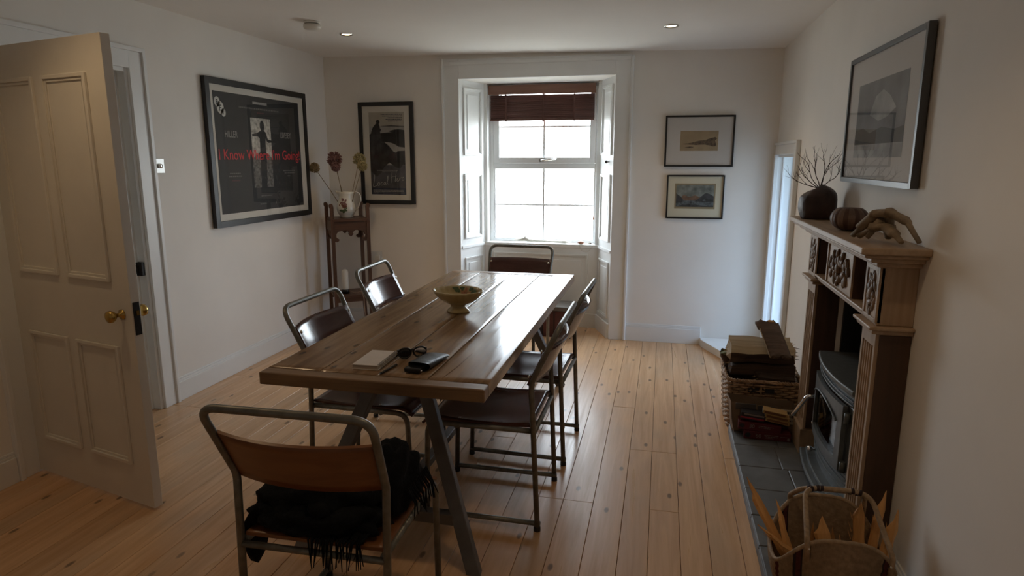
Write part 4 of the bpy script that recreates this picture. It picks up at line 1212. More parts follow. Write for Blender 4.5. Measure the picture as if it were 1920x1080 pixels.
flat(m, [(-.147, .168), (-.140, .190), (-.125, .225), (-.100, .255), (-.088, .262), (-.094, .276), (-.086, .290), (-.072, .293), (-.060, .284), (-.058, .268), (-.066, .256), (-.060, .240), (-.056, .216), (-.046, .212), (-.050, .200), (-.056, .190), (-.053, .168)][::-1], y - .0009)
m.build('print_figure', 'print_hill', pr)
# handwritten title, drawn stroke by stroke
strokes = [
    [(0, 10), (0.8, 9), (.3, 5), (-1, 0.6), (-.6, 0), (1.5, .6), (3, 1)],
    [(4.6, 3.6), (3.6, 3), (3.6, 1.2), (4.6, .8), (5.6, 1.8), (5.6, 3.2), (4.6, 3.6)],
    [(8.2, 3.4), (7.2, 3.7), (6.5, 2.6), (6.8, 1.2), (7.8, 1.2), (8.6, 2)],
    [(11, 3.6), (9.8, 3.9), (9.2, 2.4), (9.8, 1.4), (10.8, 2.4), (11.1, 3.8), (11, 1.9), (11.8, 2)],
    [(12, 2), (13.4, 6), (13.8, 9), (13.2, 9), (12.6, 5.5), (12.6, 2.6), (13.6, 2.2)],
    [(17.6, 12), (17.2, 8), (16.4, 3.4)], [(16, 7.2), (18, 8.2), (21, 8.6), (22, 9)], [(21.6, 13), (21, 9), (20.2, 4.6), (20.8, 4.2)],
    [(21.4, 5.2), (23, 6.6), (23, 7.4), (22, 7), (21.8, 5), (22.8, 4.4), (24.2, 5.6)],
    [(24.2, 5.6), (24.6, 7.6), (24.8, 7.2), (24.6, 5), (25, 6.8), (26.2, 7.8)],
    [(28, 8), (26.8, 7.2), (26.8, 5.6), (27.8, 5.2), (28.8, 6.4), (28.6, 7.8), (28, 8)]]
sx_, sz_ = .295 / 29.5, .0108
m = MB()
for s_ in strokes:
    P = [Vector((-.132 + a * sx_, y - .0012, -.290 + b * sz_)) for a, b in s_]
    P = arc_path(P, .012, 4)
    m.tube(P, .0034, 6, flat=.3)
tag(m.build('title_lettering', 'poster_white', pr), 'white handwritten title')
fake_lines([(-.045, .155, .333, .007), (-.03, .155, .319, .007), (.02, .155, .305, .007), (.0, .15, .291, .007), (.02, .155, .277, .006)], 'print_midgrey', 'small_print', y - .0010, pr, 8)
fake_lines([(-.10, .10, -.148, .005), (-.05, .09, -.160, .004), (-.14, .15, -.322, .005), (-.14, .15, -.334, .005), (-.14, .16, -.346, .005)], 'print_sea', 'small_print', y - .0010, pr, 9)

# two small landscapes on the back wall
p3, yp = picture('landscape_print', 'small sepia sketch in a black frame with wide grey mount, upper of two', 'picture', (.266, YB, 1.667), 0, .530, .398, .0135, .022, 'frame_black', 'mount_grey', group='small landscapes beside the window')
y = yp - .0006
m = MB(); flat(m, rect(-.146, .144, -.075, .080), y); pr = m.build('print', 'sepia', p3)
m = MB()
flat(m, [(-.13, -.022), (-.06, -.012), (0, .004), (.05, .010), (.09, .024), (.12, .030), (.135, .020), (.12, .004), (.13, -.026), (.13, -.036), (.08, -.034), (.04, -.026), (-.02, -.030), (-.08, -.026)][::-1], y - .0003)
flat(m, [(-.11, -.048), (-.07, -.040), (-.04, -.044), (-.05, -.054), (-.09, -.054)][::-1], y - .0003)
flat(m, [(.08, -.030), (.125, -.026), (.128, -.040), (.10, -.042)][::-1], y - .0004)
m.build('print_landscape', 'sepia_dark', pr)
p4, yp = picture('landscape_print', 'small dark lake engraving in a black frame with cream mount, lower of two', 'picture', (.255, YB, 1.228), 0, .447, .348, .0115, .022, 'frame_black', 'mount_cream', group='small landscapes beside the window')
y = yp - .0006
m = MB(); flat(m, rect(-.158, .158, -.096, .107), y, 0); flat(m, rect(-.147, .147, -.080, .096), y - .0003, 1); flat(m, rect(-.147, .147, -.080, -.030), y - .0005, 2)
pr = m.build('print', ['etch_border', 'etch_sky', 'etch_water'], p4)
m = MB()
flat(m, [(-.147, -.050), (-.147, .030), (-.128, .012), (-.11, .004), (-.095, -.02), (-.10, -.045)][::-1], y - .0008, 0)
flat(m, [(-.105, -.030), (-.10, .006), (-.085, .016), (-.07, .010), (-.05, .0), (-.02, .004), (-.005, -.03)][::-1], y - .0006, 1)
flat(m, [(-.04, -.030), (-.02, .006), (.0, .014), (.02, .006), (.04, -.004), (.06, -.03)][::-1], y - .0007, 1)
flat(m, [(.0, -.036), (.03, -.012), (.055, .010), (.075, .028), (.09, .032), (.11, .026), (.147, .006), (.147, -.042)][::-1], y - .0009, 0)
flat(m, [(-.147, -.080), (-.10, -.066), (-.04, -.058), (.02, -.064), (.08, -.070), (.147, -.074), (.147, -.080)][::-1], y - .0009, 0)
flat(m, [(-.10, -.022), (-.092, -.014), (-.086, -.026), (-.094, -.032)][::-1], y - .0011, 2)
flat(m, [(.06, -.030), (.075, -.012), (.085, -.034)][::-1], y - .0011, 2)
m.build('print_landscape', ['etch_hill', 'etch_hill_warm', 'etch_water'], pr)

# big picture over the mantel
p5, yp = picture('cloud_picture', 'large grey cloud photograph in a thin dark frame above the mantel', 'picture', (XR, 2.955, 1.695), R(-90), .925, .545, .020, .030, 'frame_silver', 'mount_grey')
y = yp - .0006
m = MB(); flat(m, rect(-.31, .31, -.165, .145), y, 0); flat(m, [(-.31, -.165), (.31, -.165), (.31, -.10), (.1, -.085), (-.1, -.10), (-.31, -.09)], y - .0003, 2)
flat(m, [(-.31, -.05), (-.2, -.04), (-.1, -.065), (.05, -.045), (.2, -.06), (.31, -.05), (.31, -.11), (-.31, -.11)][::-1], y - .0005, 1)
flat(m, [(-.12, .01), (-.06, .08), (.03, .10), (.12, .07), (.2, .02), (.1, -.01), (0, -.02)][::-1], y - .0004, 2)
m.build('print', ['photo_sky', 'photo_dark', 'photo_light'], p5)

# ================================================================== FIRE SURROUND
HZ = 0.055
PX = 0.742
PN, PF = (2.40, 2.555), (3.335, 3.49)
fs = empty('fire_surround', (.80, 2.945, HZ), 0, 'carved brown wooden fire surround with fluted posts and mantel shelf', 'fireplace')
def fb(m, name, mat='surround_z', bevel=.003, parent=None): return m.build(name, mat, parent or fs, world=True, bevel=bevel, bseg=2)
for (a, b) in (PN, PF):
    po_ = fb(MB().box(PX + .006, XR, a, b, HZ + .13, .93), 'post')
    nfl = 5; mrg = .018; pw = (b - a - 2 * mrg) / nfl
    fb(MB().box(PX, PX + .0075, a, a + mrg, HZ + .13, .93).box(PX, PX + .0075, b - mrg, b, HZ + .13, .93).box(PX, PX + .0075, a + mrg, b - mrg, .88, .93).box(PX, PX + .0075, a + mrg, b - mrg, HZ + .13, HZ + .17), 'face_border', bevel=.001, parent=po_)
    for k in range(nfl - 1):
        yy = a + mrg + pw * (k + 1)
        fb(MB().box(PX, PX + .0075, yy - .0035, yy + .0035, HZ + .17, .88), 'reed', bevel=.0015, parent=po_)
    fb(MB().box(PX - .012, XR, a - .010, b + .010, HZ, HZ + .13), 'plinth')
    fb(MB().box(PX - .018, XR, a - .016, b + .016, .930, .945).box(PX - .030, XR, a - .026, b + .026, .945, .958), 'capital', bevel=.004)
    fb(MB().box(PX - .004, XR, a, b, .958, 1.165), 'corner_block')
    fb(MB().box(PX - .008, PX + .01, a, a + .018, .965, 1.16).box(PX - .008, PX + .01, b - .018, b, .965, 1.16).box(PX - .008, PX + .01, a + .018, b - .018, 1.142, 1.16).box(PX - .008, PX + .01, a + .018, b - .018, .965, .98), 'block_border', bevel=.002)
fb(MB().box(PX + .045, XR, PN[1], PF[0], .968, 1.165), 'frieze', 'surround_y')
fb(MB().box(PX + .004, XR, PN[1] - .001, PF[0] + .001, .952, .970).box(PX - .008, XR, PN[1] - .001, PF[0] + .001, .970, .982), 'lower_moulding', 'surround_y', .004)
CB = (2.74, 3.15)
fb(MB().box(PX + .002, XR, CB[0], CB[1], .982, 1.165), 'centre_block', 'surround_y')
fb(MB().box(PX - .004, PX + .01, CB[0], CB[0] + .018, .985, 1.16).box(PX - .004, PX + .01, CB[1] - .018, CB[1], .985, 1.16), 'block_border', bevel=.002)
# block and post sides: thin sheets with shade put into their colour
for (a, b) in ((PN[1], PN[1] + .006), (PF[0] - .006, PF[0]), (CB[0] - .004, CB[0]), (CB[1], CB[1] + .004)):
    fb(MB().box(PX + .004, PX + .046, a, b, .983, 1.163), 'block_side', 'surround_shade', .0)
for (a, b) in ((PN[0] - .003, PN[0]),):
    fb(MB().box(PX + .012, XR - .002, a, b, HZ + .135, .925), 'post_side', 'surround_shade', .0)
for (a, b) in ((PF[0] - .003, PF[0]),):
    fb(MB().box(PX + .012, XR - .002, a, b, HZ + .135, .925), 'post_side', 'surround_shade', .0)
# carved flowers and leaves
random.seed(17)
def carve(yc, zc, wy, wz, n_, name):
    m = MB()
    m.blob((PX - .006, yc, zc), (.012, .022, .022), 12, 8, 0, .2, 4, 1)
    for k in range(n_):
        a = 2 * PI * k / n_ + random.uniform(-.2, .2)
        L = random.uniform(.55, 1.0)
        cy, cz_ = yc + math.cos(a) * wy * L * .62, zc + math.sin(a) * wz * L * .62
        b_ = MB().blob((0, 0, 0), (.010, min(wy, .055) * .34 * random.uniform(.8, 1.2), .0155), 10, 8, 0, .45, 3, k)
        b_.xf(Matrix.Translation((PX - .003, cy, cz_)) @ Matrix.Rotation(-a * -1 + random.uniform(-.3, .3), 4, 'X'))
        m.add(b_.v, b_.f, 0, True)
        c_ = MB().blob((0, 0, 0), (.008, .012, .022), 8, 6, 0, .4, 3, k + 40)
        c_.xf(Matrix.Translation((PX - .003, yc + math.cos(a + .3) * wy * .85, zc + math.sin(a + .3) * wz * .85)) @ Matrix.Rotation(random.uniform(-.8, .8), 4, 'X'))
        m.add(c_.v, c_.f, 0, True)
    o = fb(m, name, 'carving', 0); o['kind'] = 'stuff'
    return o
carve(2.945, 1.07, .165, .072, 13, 'flower_carving')
carve(sum(PN) / 2, 1.06, .042, .078, 10, 'leaf_carving')
carve(sum(PF) / 2, 1.06, .042, .078, 10, 'leaf_carving')
# shelf
fb(MB().box(.645, XR, 2.31, 3.60, 1.214, 1.238), 'mantel_shelf', 'surround_y', .005)
fb(MB().box(.662, XR, 2.33, 3.58, 1.200, 1.214).box(.690, XR, 2.355, 3.555, 1.182, 1.200).box(.715, XR, 2.375, 3.535, 1.165, 1.182), 'shelf_moulding', 'surround_y', .005)

# ================================================================== HEARTH
HX0, HY0, HY1 = .422, 1.95, 3.65
he = empty('hearth', ((HX0 + XR) / 2, 2.8, 0), 0, 'low hearth of grey slate tiles in front of the stove', 'hearth')
MB().box(HX0 + .012, XR, HY0 + .012, HY1 - .012, 0.0, HZ - .005).build('bed', 'grout', he, world=True)
rows = [1.95, 2.19, 2.43, 2.66, 2.89, 3.12, 3.37, 3.65]
random.seed(8)
for i, (a, b) in enumerate(zip(rows[:-1], rows[1:])):
    split = HX0 + (.20 if i % 2 else .225)
    for (x0, x1) in ((HX0, split), (split, XR)):
        MB().box(x0 + .002, x1 - .002, a + .002, b - .002, HZ - .012, HZ + random.uniform(-.0012, .0006)).build('tile', 'slate', he, world=True, bevel=.003, bseg=1)
    MB().box(HX0, HX0 + .012, a + .002, b - .002, 0.0, HZ - .0125).build('edge_tile', 'slate', he, world=True, bevel=.002, bseg=1)
for (a, b) in ((HY0, HY0 + .012), (HY1 - .012, HY1)):
    MB().box(HX0 + .013, XR - .02, a, b, 0.0, HZ - .0125).build('edge_tile', 'slate', he, world=True, bevel=.002, bseg=1)
for (a, b) in ((FY0 + .02, 2.945), (2.945, FY1 - .02)):
    MB().box(XR + .002, XR + .35, a + .002, b - .002, HZ - .006, HZ).build('tile', 'slate', lin, world=True, bevel=.002, bseg=1)

# ================================================================== STOVE
sv = empty('wood_stove', (.95, 2.945, HZ), 0, 'dark grey cast iron wood stove with glass door in the fireplace', 'stove')
def vb(m, name, mat='stove_iron', bevel=.004, parent=None): return m.build(name, mat, parent or sv, world=True, bevel=bevel, bseg=2)
SY_0, SY_1 = 2.665, 3.225
SX = .775
vb(MB().box(SX + .02, 1.16, SY_0 + .02, SY_1 - .02, .13, .60), 'body', 'stove_black')
for yy in (SY_0 + .04, SY_1 - .08):
    for xx in (SX + .04, 1.10):
        vb(MB().box(xx, xx + .04, yy, yy + .04, HZ, .135), 'leg', 'stove_black')
def bowed(y0, y1, bulge, x0, xb):
    n_ = 14
    pts = []
    for i in range(n_ + 1):
        t = i / n_; yy = y0 + (y1 - y0) * t
        pts.append((x0 - bulge * (1 - (2 * t - 1) ** 2), yy))
    pts += [(xb, y1), (xb, y0)]
    return pts
vb(MB().prism(bowed(SY_0 - .012, SY_1 + .012, .034, SX - .012, 1.17), .605, .628), 'top_plate', bevel=.005)
vb(MB().prism(bowed(SY_0, SY_1, .030, SX, 1.16), .590, .605), 'top_moulding', bevel=.003)
vb(MB().prism(bowed(SY_0 + .004, SY_1 - .004, .028, SX + .004, .86), .545, .590), 'front_top')
for z0 in (.555, .572):
    vb(MB().prism(bowed(SY_0 + .002, SY_1 - .002, .030, SX - .004, .86), z0, z0 + .008), 'reed_moulding', bevel=.002)
# front cheeks and base
vb(MB().box(SX, .86, SY_0, SY_0 + .05, .13, .548), 'cheek')
vb(MB().box(SX, .86, SY_1 - .05, SY_1, .13, .548), 'cheek')
vb(MB().prism(bowed(SY_0 + .004, SY_1 - .004, .026, SX + .002, .86), .13, .262), 'front_base')
for z0, t in ((.235, .006), (.215, .004), (.185, .004)):
    vb(MB().prism(bowed(SY_0 + .006, SY_1 - .006, .026 + t, SX - .002, .86), z0, z0 + .012), 'reed_moulding', bevel=.003)
# door with arched glass
dr = empty('door', (0, 0, 0)); dr.parent = sv
D0, D1, DZ0, DZ1 = SY_0 + .045, SY_1 - .045, .265, .545
def bowx(yy): 
    t = (yy - SY_0) / (SY_1 - SY_0); return SX - .030 * (1 - (2 * t - 1) ** 2)
m = MB()
n_ = 24
outer = []; inner = []
i0, i1, iz0, iz1 = D0 + .045, D1 - .045, DZ0 + .04, DZ1 - .035
for i in range(n_ + 1):
    t = i / n_
    yy = i0 + (i1 - i0) * t
    zt = iz1 - .045 * (2 * t - 1) ** 2 if True else iz1
    inner.append((yy, zt))
def pt(yy, zz, off): return (bowx(yy) - .006 + off, yy, zz)
def strip(A, B, off0=0.0):
    for i in range(len(A) - 1):
        q = [A[i], A[i + 1], B[i + 1], B[i]]
        vs_ = [pt(a, b, -.012) for a, b in q] + [pt(a, b, .006) for a, b in q]
        m.add(vs_, [(0, 1, 2, 3), (7, 6, 5, 4), (0, 4, 5, 1), (1, 5, 6, 2), (2, 6, 7, 3), (3, 7, 4, 0)])
strip(inner, [(yy, DZ1) for yy, _ in inner])
strip([(yy, DZ0) for yy, _ in inner], [(yy, iz0) for yy, _ in inner])
ysl = [D0 + (i0 - D0) * k / 4 for k in range(5)]; ysr = [i1 + (D1 - i1) * k / 4 for k in range(5)]
strip([(a, DZ0) for a in ysl], [(a, DZ1) for a in ysl]); strip([(a, DZ0) for a in ysr], [(a, DZ1) for a in ysr])
vb(m, 'door_frame', bevel=0, parent=dr)
m = MB()
for i in range(n_):
    a, b = inner[i], inner[i + 1]
    m.add([pt(a[0], iz0, 0), pt(b[0], iz0, 0), pt(b[0], b[1], 0), pt(a[0], a[1], 0)], [(0, 1, 2, 3)], 0, True)
vb(m, 'door_glass', 'stove_glass', 0, parent=dr)
tag(MB().tube([(bowx(a) - .022, a, b) for a, b in inner], .004, 8).build('arch_bead', 'stove_iron', dr, world=True), 'arched bead over the glass')
# pale firebricks behind the glass
for k in range(3):
    vb(MB().box(SX + .028, SX + .034, D0 + .05 + k * .125, D0 + .165 + k * .125, .28, .52), 'firebrick', 'fire_brick', .002)
for (yy, zz) in ((SY_0 + .03, .50), (SY_0 + .03, .29)):
    vb(MB().tube([(SX - .012, yy, zz - .022), (SX - .012, yy, zz + .022)], .012, 12), 'hinge', 'stove_iron', 0)
# long silver handle reaching into the room
hm = MB().tube(arc_path([(SX - .02, 3.19, .412), (SX - .055, 3.195, .408), (.665, 3.21, .302)], .03, 6), [.008] + [.009] * 3 + [.010] * 4 + [.011], 12)
tag(vb(hm, 'handle', 'chrome', 0, parent=dr), 'long silver operating handle')
# ash lip and its knob
lp = vb(MB().prism(bowed(SY_0 - .01, SY_1 + .01, .026, .715, .80), .112, .132), 'ash_lip', bevel=.006)
vb(MB().prism(bowed(SY_0 + .02, SY_1 - .02, .022, .735, .82), .132, .150), 'lip_step', bevel=.004)
kn = MB().lathe([(.006, 0), (.006, .02), (.014, .028), (.014, .038), (.008, .044), (0, .045)], 16).xf(Matrix.Translation((bowx(3.08) + .006, 3.08, .19)) @ Matrix.Rotation(R(-90), 4, 'Y'))
tag(vb(kn, 'air_knob', 'chrome', 0), 'silver air control knob')
kn = MB().lathe([(.005, 0), (.005, .012), (.009, .016), (.008, .024), (0, .026)], 14).xf(Matrix.Translation((SX, 3.20, .275)) @ Matrix.Rotation(R(-90), 4, 'Y'))
vb(kn, 'air_knob', 'chrome', 0)
# flue
vb(MB().lathe([(.075, .625), (.075, .96)], 24, (1.03, 2.945, 0)), 'flue_pipe', 'stove_black', 0)

# ================================================================== ON THE MANTEL
# brown stone vase
vz = 1.238
va = empty('stone_vase', (.742, 3.44, vz), 0, 'lumpy dark brown stone vase at the far end of the mantel', 'vase')
def vase(u, v):
    th = u * 2 * PI
    prof_ = [(0, .066), (.15, .076), (.35, .082), (.55, .083), (.72, .078), (.85, .062), (.95, .036), (1.0, .012)]
    for (a, ra), (b, rb) in zip(prof_[:-1], prof_[1:]):
        if a <= v <= b: r_ = ra + (rb - ra) * (v - a) / (b - a); break
    k = 1 + .06 * noise.noise(Vector((math.cos(th) * 2, math.sin(th) * 2, v * 3)))
    ridge = 1 + .012 * math.cos(th * 26)
    return (.742 + math.cos(th) * r_ * k * ridge * 1.05, 3.44 + math.sin(th) * r_ * k * ridge, vz + v * .155 + .012 * math.cos(th + .6) * v)
m = MB().grid(vase, 60, 16)
base = [vase(i / 60, 0) for i in range(60)]; m.add(base, [tuple(range(60))[::-1]])
top_ = [vase(i / 60, 1) for i in range(60)]; m.add(top_, [tuple(range(60))])
m.build('vessel', 'stone_brown', va, world=True)
# twiggy sea fan in the vase
tg = empty('twig_spray', (.745, 3.44, vz + .14), 0, 'bare twiggy branch standing in the brown stone vase', 'twigs')
random.seed(31)
def branch(m, p, d, L, r, depth):
    n_ = 5; pts = [p]; q = p.copy(); dd = d.copy()
    for i in range(n_):
        dd = (dd + Vector((random.uniform(-.35, .35), random.uniform(-.3, .3), random.uniform(-.12, .3)))).normalized()
        q = q + dd * L / n_; pts.append(q.copy())
        if depth > 0 and i in (1, 2, 3) and random.random() < .75:
            sd = (dd + Vector((random.uniform(-.9, .9), random.uniform(-.8, .8), random.uniform(-.2, .6)))).normalized()
            branch(m, q.copy(), sd, L * random.uniform(.45, .7), r * .6, depth - 1)
    m.tube(pts, [r * (1 - .65 * i / n_) for i in range(n_ + 1)], 5)
m = MB()
for (dx, dy, dz, L) in ((-.95, .2, .35, .16), (-.85, -.1, .75, .17), (-.35, .2, 1, .16), (.05, -.2, 1, .17), (.45, .1, 1, .19), (.8, -.2, .6, .13), (-.7, -.5, .2, .14)):
    branch(m, Vector((.745, 3.44, vz + .145)), Vector((dx, dy, dz)).normalized(), L, .0026, 2)
m.build('branches', 'twig', tg, world=True)
# sea urchin
ur = empty('sea_urchin', (0.745, 2.88, vz), 0, 'round ribbed brown sea urchin shell in the middle of the mantel', 'sea urchin')
def urch(th0, th1, mi, m):
    n_ = 4; rg = 16
    vs_ = []; fs_ = []
    for j in range(rg + 1):
        ph = PI * (j / rg)
        for i in range(n_ + 1):
            t = i / n_; th = th0 + (th1 - th0) * t
            bul = 1 + .030 * math.sin(PI * t) 
            rr = math.sin(ph) ** .85 * .070 * bul
            vs_.append((0.745 + math.cos(th) * rr, 2.88 + math.sin(th) * rr, vz + .050 - math.cos(ph) * .050 * (1 - .12 * (math.cos(ph) < -.9) )))
    for j in range(rg):
        for i in range(n_): fs_.append((j * (n_ + 1) + i, j * (n_ + 1) + i + 1, (j + 1) * (n_ + 1) + i + 1, (j + 1) * (n_ + 1) + i))
    m.add(vs_, fs_, mi, True)
m = MB()
for k in range(10):
    a = 2 * PI * k / 10
    urch(a, a + .36, 0, m); urch(a + .36, a + 2 * PI / 10, 1, m)
m.build('shell', ['urchin', 'urchin_band'], ur, world=True)
# twisted driftwood
dd = empty('driftwood_knot', (.74, 2.43, vz), 0, 'gnarled pale driftwood knot at the near end of the mantel', 'driftwood')
def knot(path, rad, seed, flat_=.6):
    m = MB(); P = arc_path(path, .04, 7); n_ = len(P)
    rr = []
    for i in range(n_):
        t = i / (n_ - 1) * (len(rad) - 1); a = int(min(t, len(rad) - 2)); rr.append(rad[a] + (rad[a + 1] - rad[a]) * (t - a))
    m.tube(P, rr, 16, flat=flat_)
    vv = []
    for k, p in enumerate(m.v):
        q = Vector(p); c_ = P[min(k // 16, n_ - 1)]
        d_ = q - c_
        w_ = 1 + .55 * noise.noise(q * 38 + Vector((seed, 0, 0))) + .25 * noise.noise(q * 95)
        vv.append(tuple(c_ + d_ * w_))
    m.v = vv
    return m
knot([(.672, 2.525, vz + .018), (.688, 2.498, vz + .050), (.715, 2.456, vz + .098), (.75, 2.413, vz + .108), (.79, 2.371, vz + .082), (.82, 2.335, vz + .018)], [.012, .022, .028, .026, .024, .014], 1, .55).build('limb', 'driftwood', dd, world=True)
knot([(.684, 2.510, vz + .020), (.715, 2.468, vz + .050), (.745, 2.425, vz + .062), (.76, 2.377, vz + .040), (.77, 2.347, vz + .016)], [.014, .026, .020, .022, .012], 3, .7).build('limb', 'driftwood', dd, world=True)
knot([(.775, 2.492, vz + .016), (.758, 2.462, vz + .055), (.752, 2.432, vz + .102)], [.012, .026, .018], 6, .7).build('limb', 'driftwood', dd, world=True)
knot([(.70, 2.468, vz + .018), (.72, 2.456, vz + .05), (.73, 2.438, vz + .085)], [.010, .014, .016], 9, .8).build('limb', 'driftwood', dd, world=True)

# ================================================================== LOG BASKET
lbx0, lbx1, lby0, lby1, lbh = .405, .800, 3.675, 4.080, .305
lb = empty('log_basket', ((lbx0 + lbx1) / 2, (lby0 + lby1) / 2, 0), 0, 'square brown wicker log basket beside the hearth', 'basket')
def perim(t, z, grow=0.0):
    """rounded rectangle, t in 0..1"""
    f_ = .90 + .10 * (z / lbh)
    hx_, hy_ = (lbx1 - lbx0) / 2 * f_ + grow, (lby1 - lby0) / 2 * f_ + grow
    a = t * 2 * PI
    c_, s_ = math.cos(a), math.sin(a)
    n_ = .22
    return ((lbx0 + lbx1) / 2 + math.copysign(abs(c_) ** n_, c_) * hx_, (lby0 + lby1) / 2 + math.copysign(abs(s_) ** n_, s_) * hy_)
# arc-length samples so that the weave is even
def samples(z, n_, grow=0.0):
    raw = [perim(i / 2000, z, grow) for i in range(2001)]
    cum = [0]
    for a, b in zip(raw[:-1], raw[1:]): cum.append(cum[-1] + math.dist(a, b))
    out = []; j = 0
    for k in range(n_):
        s_ = cum[-1] * k / n_
        while cum[j + 1] < s_: j += 1
        out.append(raw[j])
    return out
NST = 44
m = MB()
for rw in range(20):
    z = .010 + rw * .0142
    pts = samples(z, NST * 3)
    cxm2, cym2 = (lbx0 + lbx1) / 2, (lby0 + lby1) / 2
    P = []
    for k, (px, py) in enumerate(pts):
        d = Vector((px - cxm2, py - cym2)).normalized()
        off = .0065 * math.cos(PI * k / 3 + PI * rw)
        P.append((px + d.x * off, py + d.y * off, z + .0015 * math.sin(k * .9 + rw)))
    m.tube(P, .0068, 6, closed=True)
o = m.build('weave', 'wicker', lb, world=True); o['kind'] = 'stuff'
m = MB()
b0, b1 = samples(0.0, NST), samples(lbh, NST)
for k in range(NST): m.tube([(b0[k][0], b0[k][1], .002), (b1[k][0], b1[k][1], lbh - .005)], .0045, 5)
o = m.build('stakes', 'wicker_dark', lb, world=True); o['kind'] = 'stuff'
m = MB()
for q in range(3):
    pts = samples(lbh, 150, .002 * q)
    P = []
    for k, (px, py) in enumerate(pts):
        a = 2 * PI * (k / 150 * 34 + q / 3)
        P.append((px + math.cos(a) * .006, py + math.cos(a) * .004, lbh - .002 + math.sin(a) * .007))
    m.tube(P, .006, 6, closed=True)
m.build('rim', 'wicker', lb, world=True)
MB().box(lbx0 + .03, lbx1 - .03, lby0 + .03, lby1 - .03, .004, .02).build('base', 'wicker_dark', lb, world=True)
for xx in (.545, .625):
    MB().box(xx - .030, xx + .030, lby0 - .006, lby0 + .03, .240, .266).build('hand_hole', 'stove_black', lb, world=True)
MB().box(.582, .588, lby0 - .010, lby0 + .02, .232, .275).build('hole_stake', 'wicker', lb, world=True)

def split_log(label, loc, rot, L, w_, h_, seed, mats=('log_split', 'log_bark', 'log_fresh'), taper=.9):
    """split log lying along x: flat cleft top, barked underside, ragged ends"""
    o = empty('firewood_log', loc, 0, label, 'log', 'firewood in the log basket')
    o.rotation_euler = [R(a) for a in rot]
    rnd = random.Random(seed)
    sec = [(-.5, .42), (-.2, .5), (.2, .48), (.5, .40), (.5, .0), (.38, -.35), (.1, -.5), (-.2, -.48), (-.45, -.25)]
    n_ = 12; ns = len(sec); vs_ = []
    for i in range(n_ + 1):
        t = i / n_; x_ = (t - .5) * L
        for k, (a, b) in enumerate(sec):
            j = noise.noise(Vector((x_ * 9, a * 2 + seed, b * 2))) * .05
            rag = rnd.uniform(-.014, .014) if i in (0, n_) else 0
            vs_.append((x_ + rag, (a + j) * w_ * (1 - (1 - taper) * t), (b + j * 1.3) * h_))
    top_f, bark_f = [], []
    for i in range(n_):
        for k in range(ns):
            q = (i * ns + k, i * ns + (k + 1) % ns, (i + 1) * ns + (k + 1) % ns, (i + 1) * ns + k)
            (top_f if k < 3 else bark_f).append(q)
    MB().add(vs_, top_f + [tuple(range(ns))[::-1], tuple(range(n_ * ns, n_ * ns + ns))], 0).build('cleft_wood', mats[0], o)
    MB().add(vs_, bark_f, 0).build('bark', mats[1], o)
    m = MB()
    for k in range(9):
        s = rnd.choice((-1, 1)); y_ = rnd.uniform(-.4, .4) * w_; z_ = rnd.uniform(-.2, .4) * h_
        l2 = rnd.uniform(.01, .035)
        m.add([(s * (L / 2 - .01), y_ - .006, z_), (s * (L / 2 - .01), y_ + .006, z_), (s * (L / 2 - .01), y_, z_ + .008), (s * (L / 2 + l2), y_ + rnd.uniform(-.01, .01), z_ + rnd.uniform(-.01, .012))], [(0, 1, 2), (0, 3, 1), (1, 3, 2), (2, 3, 0)])
    o2 = m.build('splinters', mats[2], o); o2['kind'] = 'stuff'
    return o
split_log('broad split log with a flat pale top lying across the basket', (.590, 3.845, .432), (14, 0, 2), .335, .22, .10, 3)
split_log('dark log under the broad flat one in the basket', (.60, 3.82, .335), (0, -2, -3), .34, .14, .085, 6, ('log_bark', 'log_bark', 'log_split'))
split_log('rough dark log at the front of the basket by the stove', (.665, 3.765, .285), (10, 6, 8), .20, .10, .09, 8, ('log_bark', 'log_bark', 'log_split'))
split_log('mossy grey green log end at the left of the basket', (.455, 3.93, .300), (0, 62, 20), .22, .075, .07, 9, ('moss', 'log_bark', 'log_fresh'))
split_log('dark log sunk low at the back of the basket', (.60, 3.97, .275), (0, 0, 4), .33, .15, .10, 12, ('log_bark', 'log_bark', 'log_split'))
# dark bark slab leaning on top
bs = empty('bark_slab', (.655, 3.80, .488), 0, 'dark curved slab of bark leaning on top of the logs', 'log', 'firewood in the log basket')
def slab(u, v):
    x_ = (u - .5) * (.115 + .0 * v) + .03 * (.5 - v) * 0 + (-.014 if v > .8 and u < .4 else 0)
    ragged = .018 * noise.noise(Vector((u * 6, 2.0, 0))) if v > .95 else (.010 * math.sin(u * 14) if v < .04 else 0)
    y_ = -.11 + v * .24; z_ = -.045 + v * .145 + .012 * (1 - (2 * u - 1) ** 2) + ragged
    return (x_ - .045 * v + .025, y_, z_)
MB().grid(slab, 12, 18, thick=.020).build('bark', 'log_bark', bs)
m = MB()
m.tube([slab(0.0, v / 10) for v in range(0, 9)], [.0035] * 9, 5)
tag(m.build('pale_edge', 'log_split', bs), 'pale broken edge')
m = MB().blob(Vector(slab(.62, .98)), (.022, .012, .008), 10, 7, 0, .4, 5, 1)
m.build('torn_tip', 'log_fresh', bs)
rnd = random.Random(4)
for k in range(4):
    tag(MB().tube([(.735, 3.80 + k * .02, .40 + .02 * k), (.765, 3.80 + k * .02, .41 + .018 * k), (.79 + .02 * (k == 3), 3.78 + k * .02, .415 + .015 * k)], [.004, .003, .001], 5).build('twig', 'twig'),
        ('thin dark twig poking out of the logs, lowest', 'thin dark twig poking out of the logs, second from the bottom', 'thin dark twig poking out of the logs, second from the top', 'longest thin twig poking out at the top right of the logs')[k], 'twig', 'twigs among the logs')

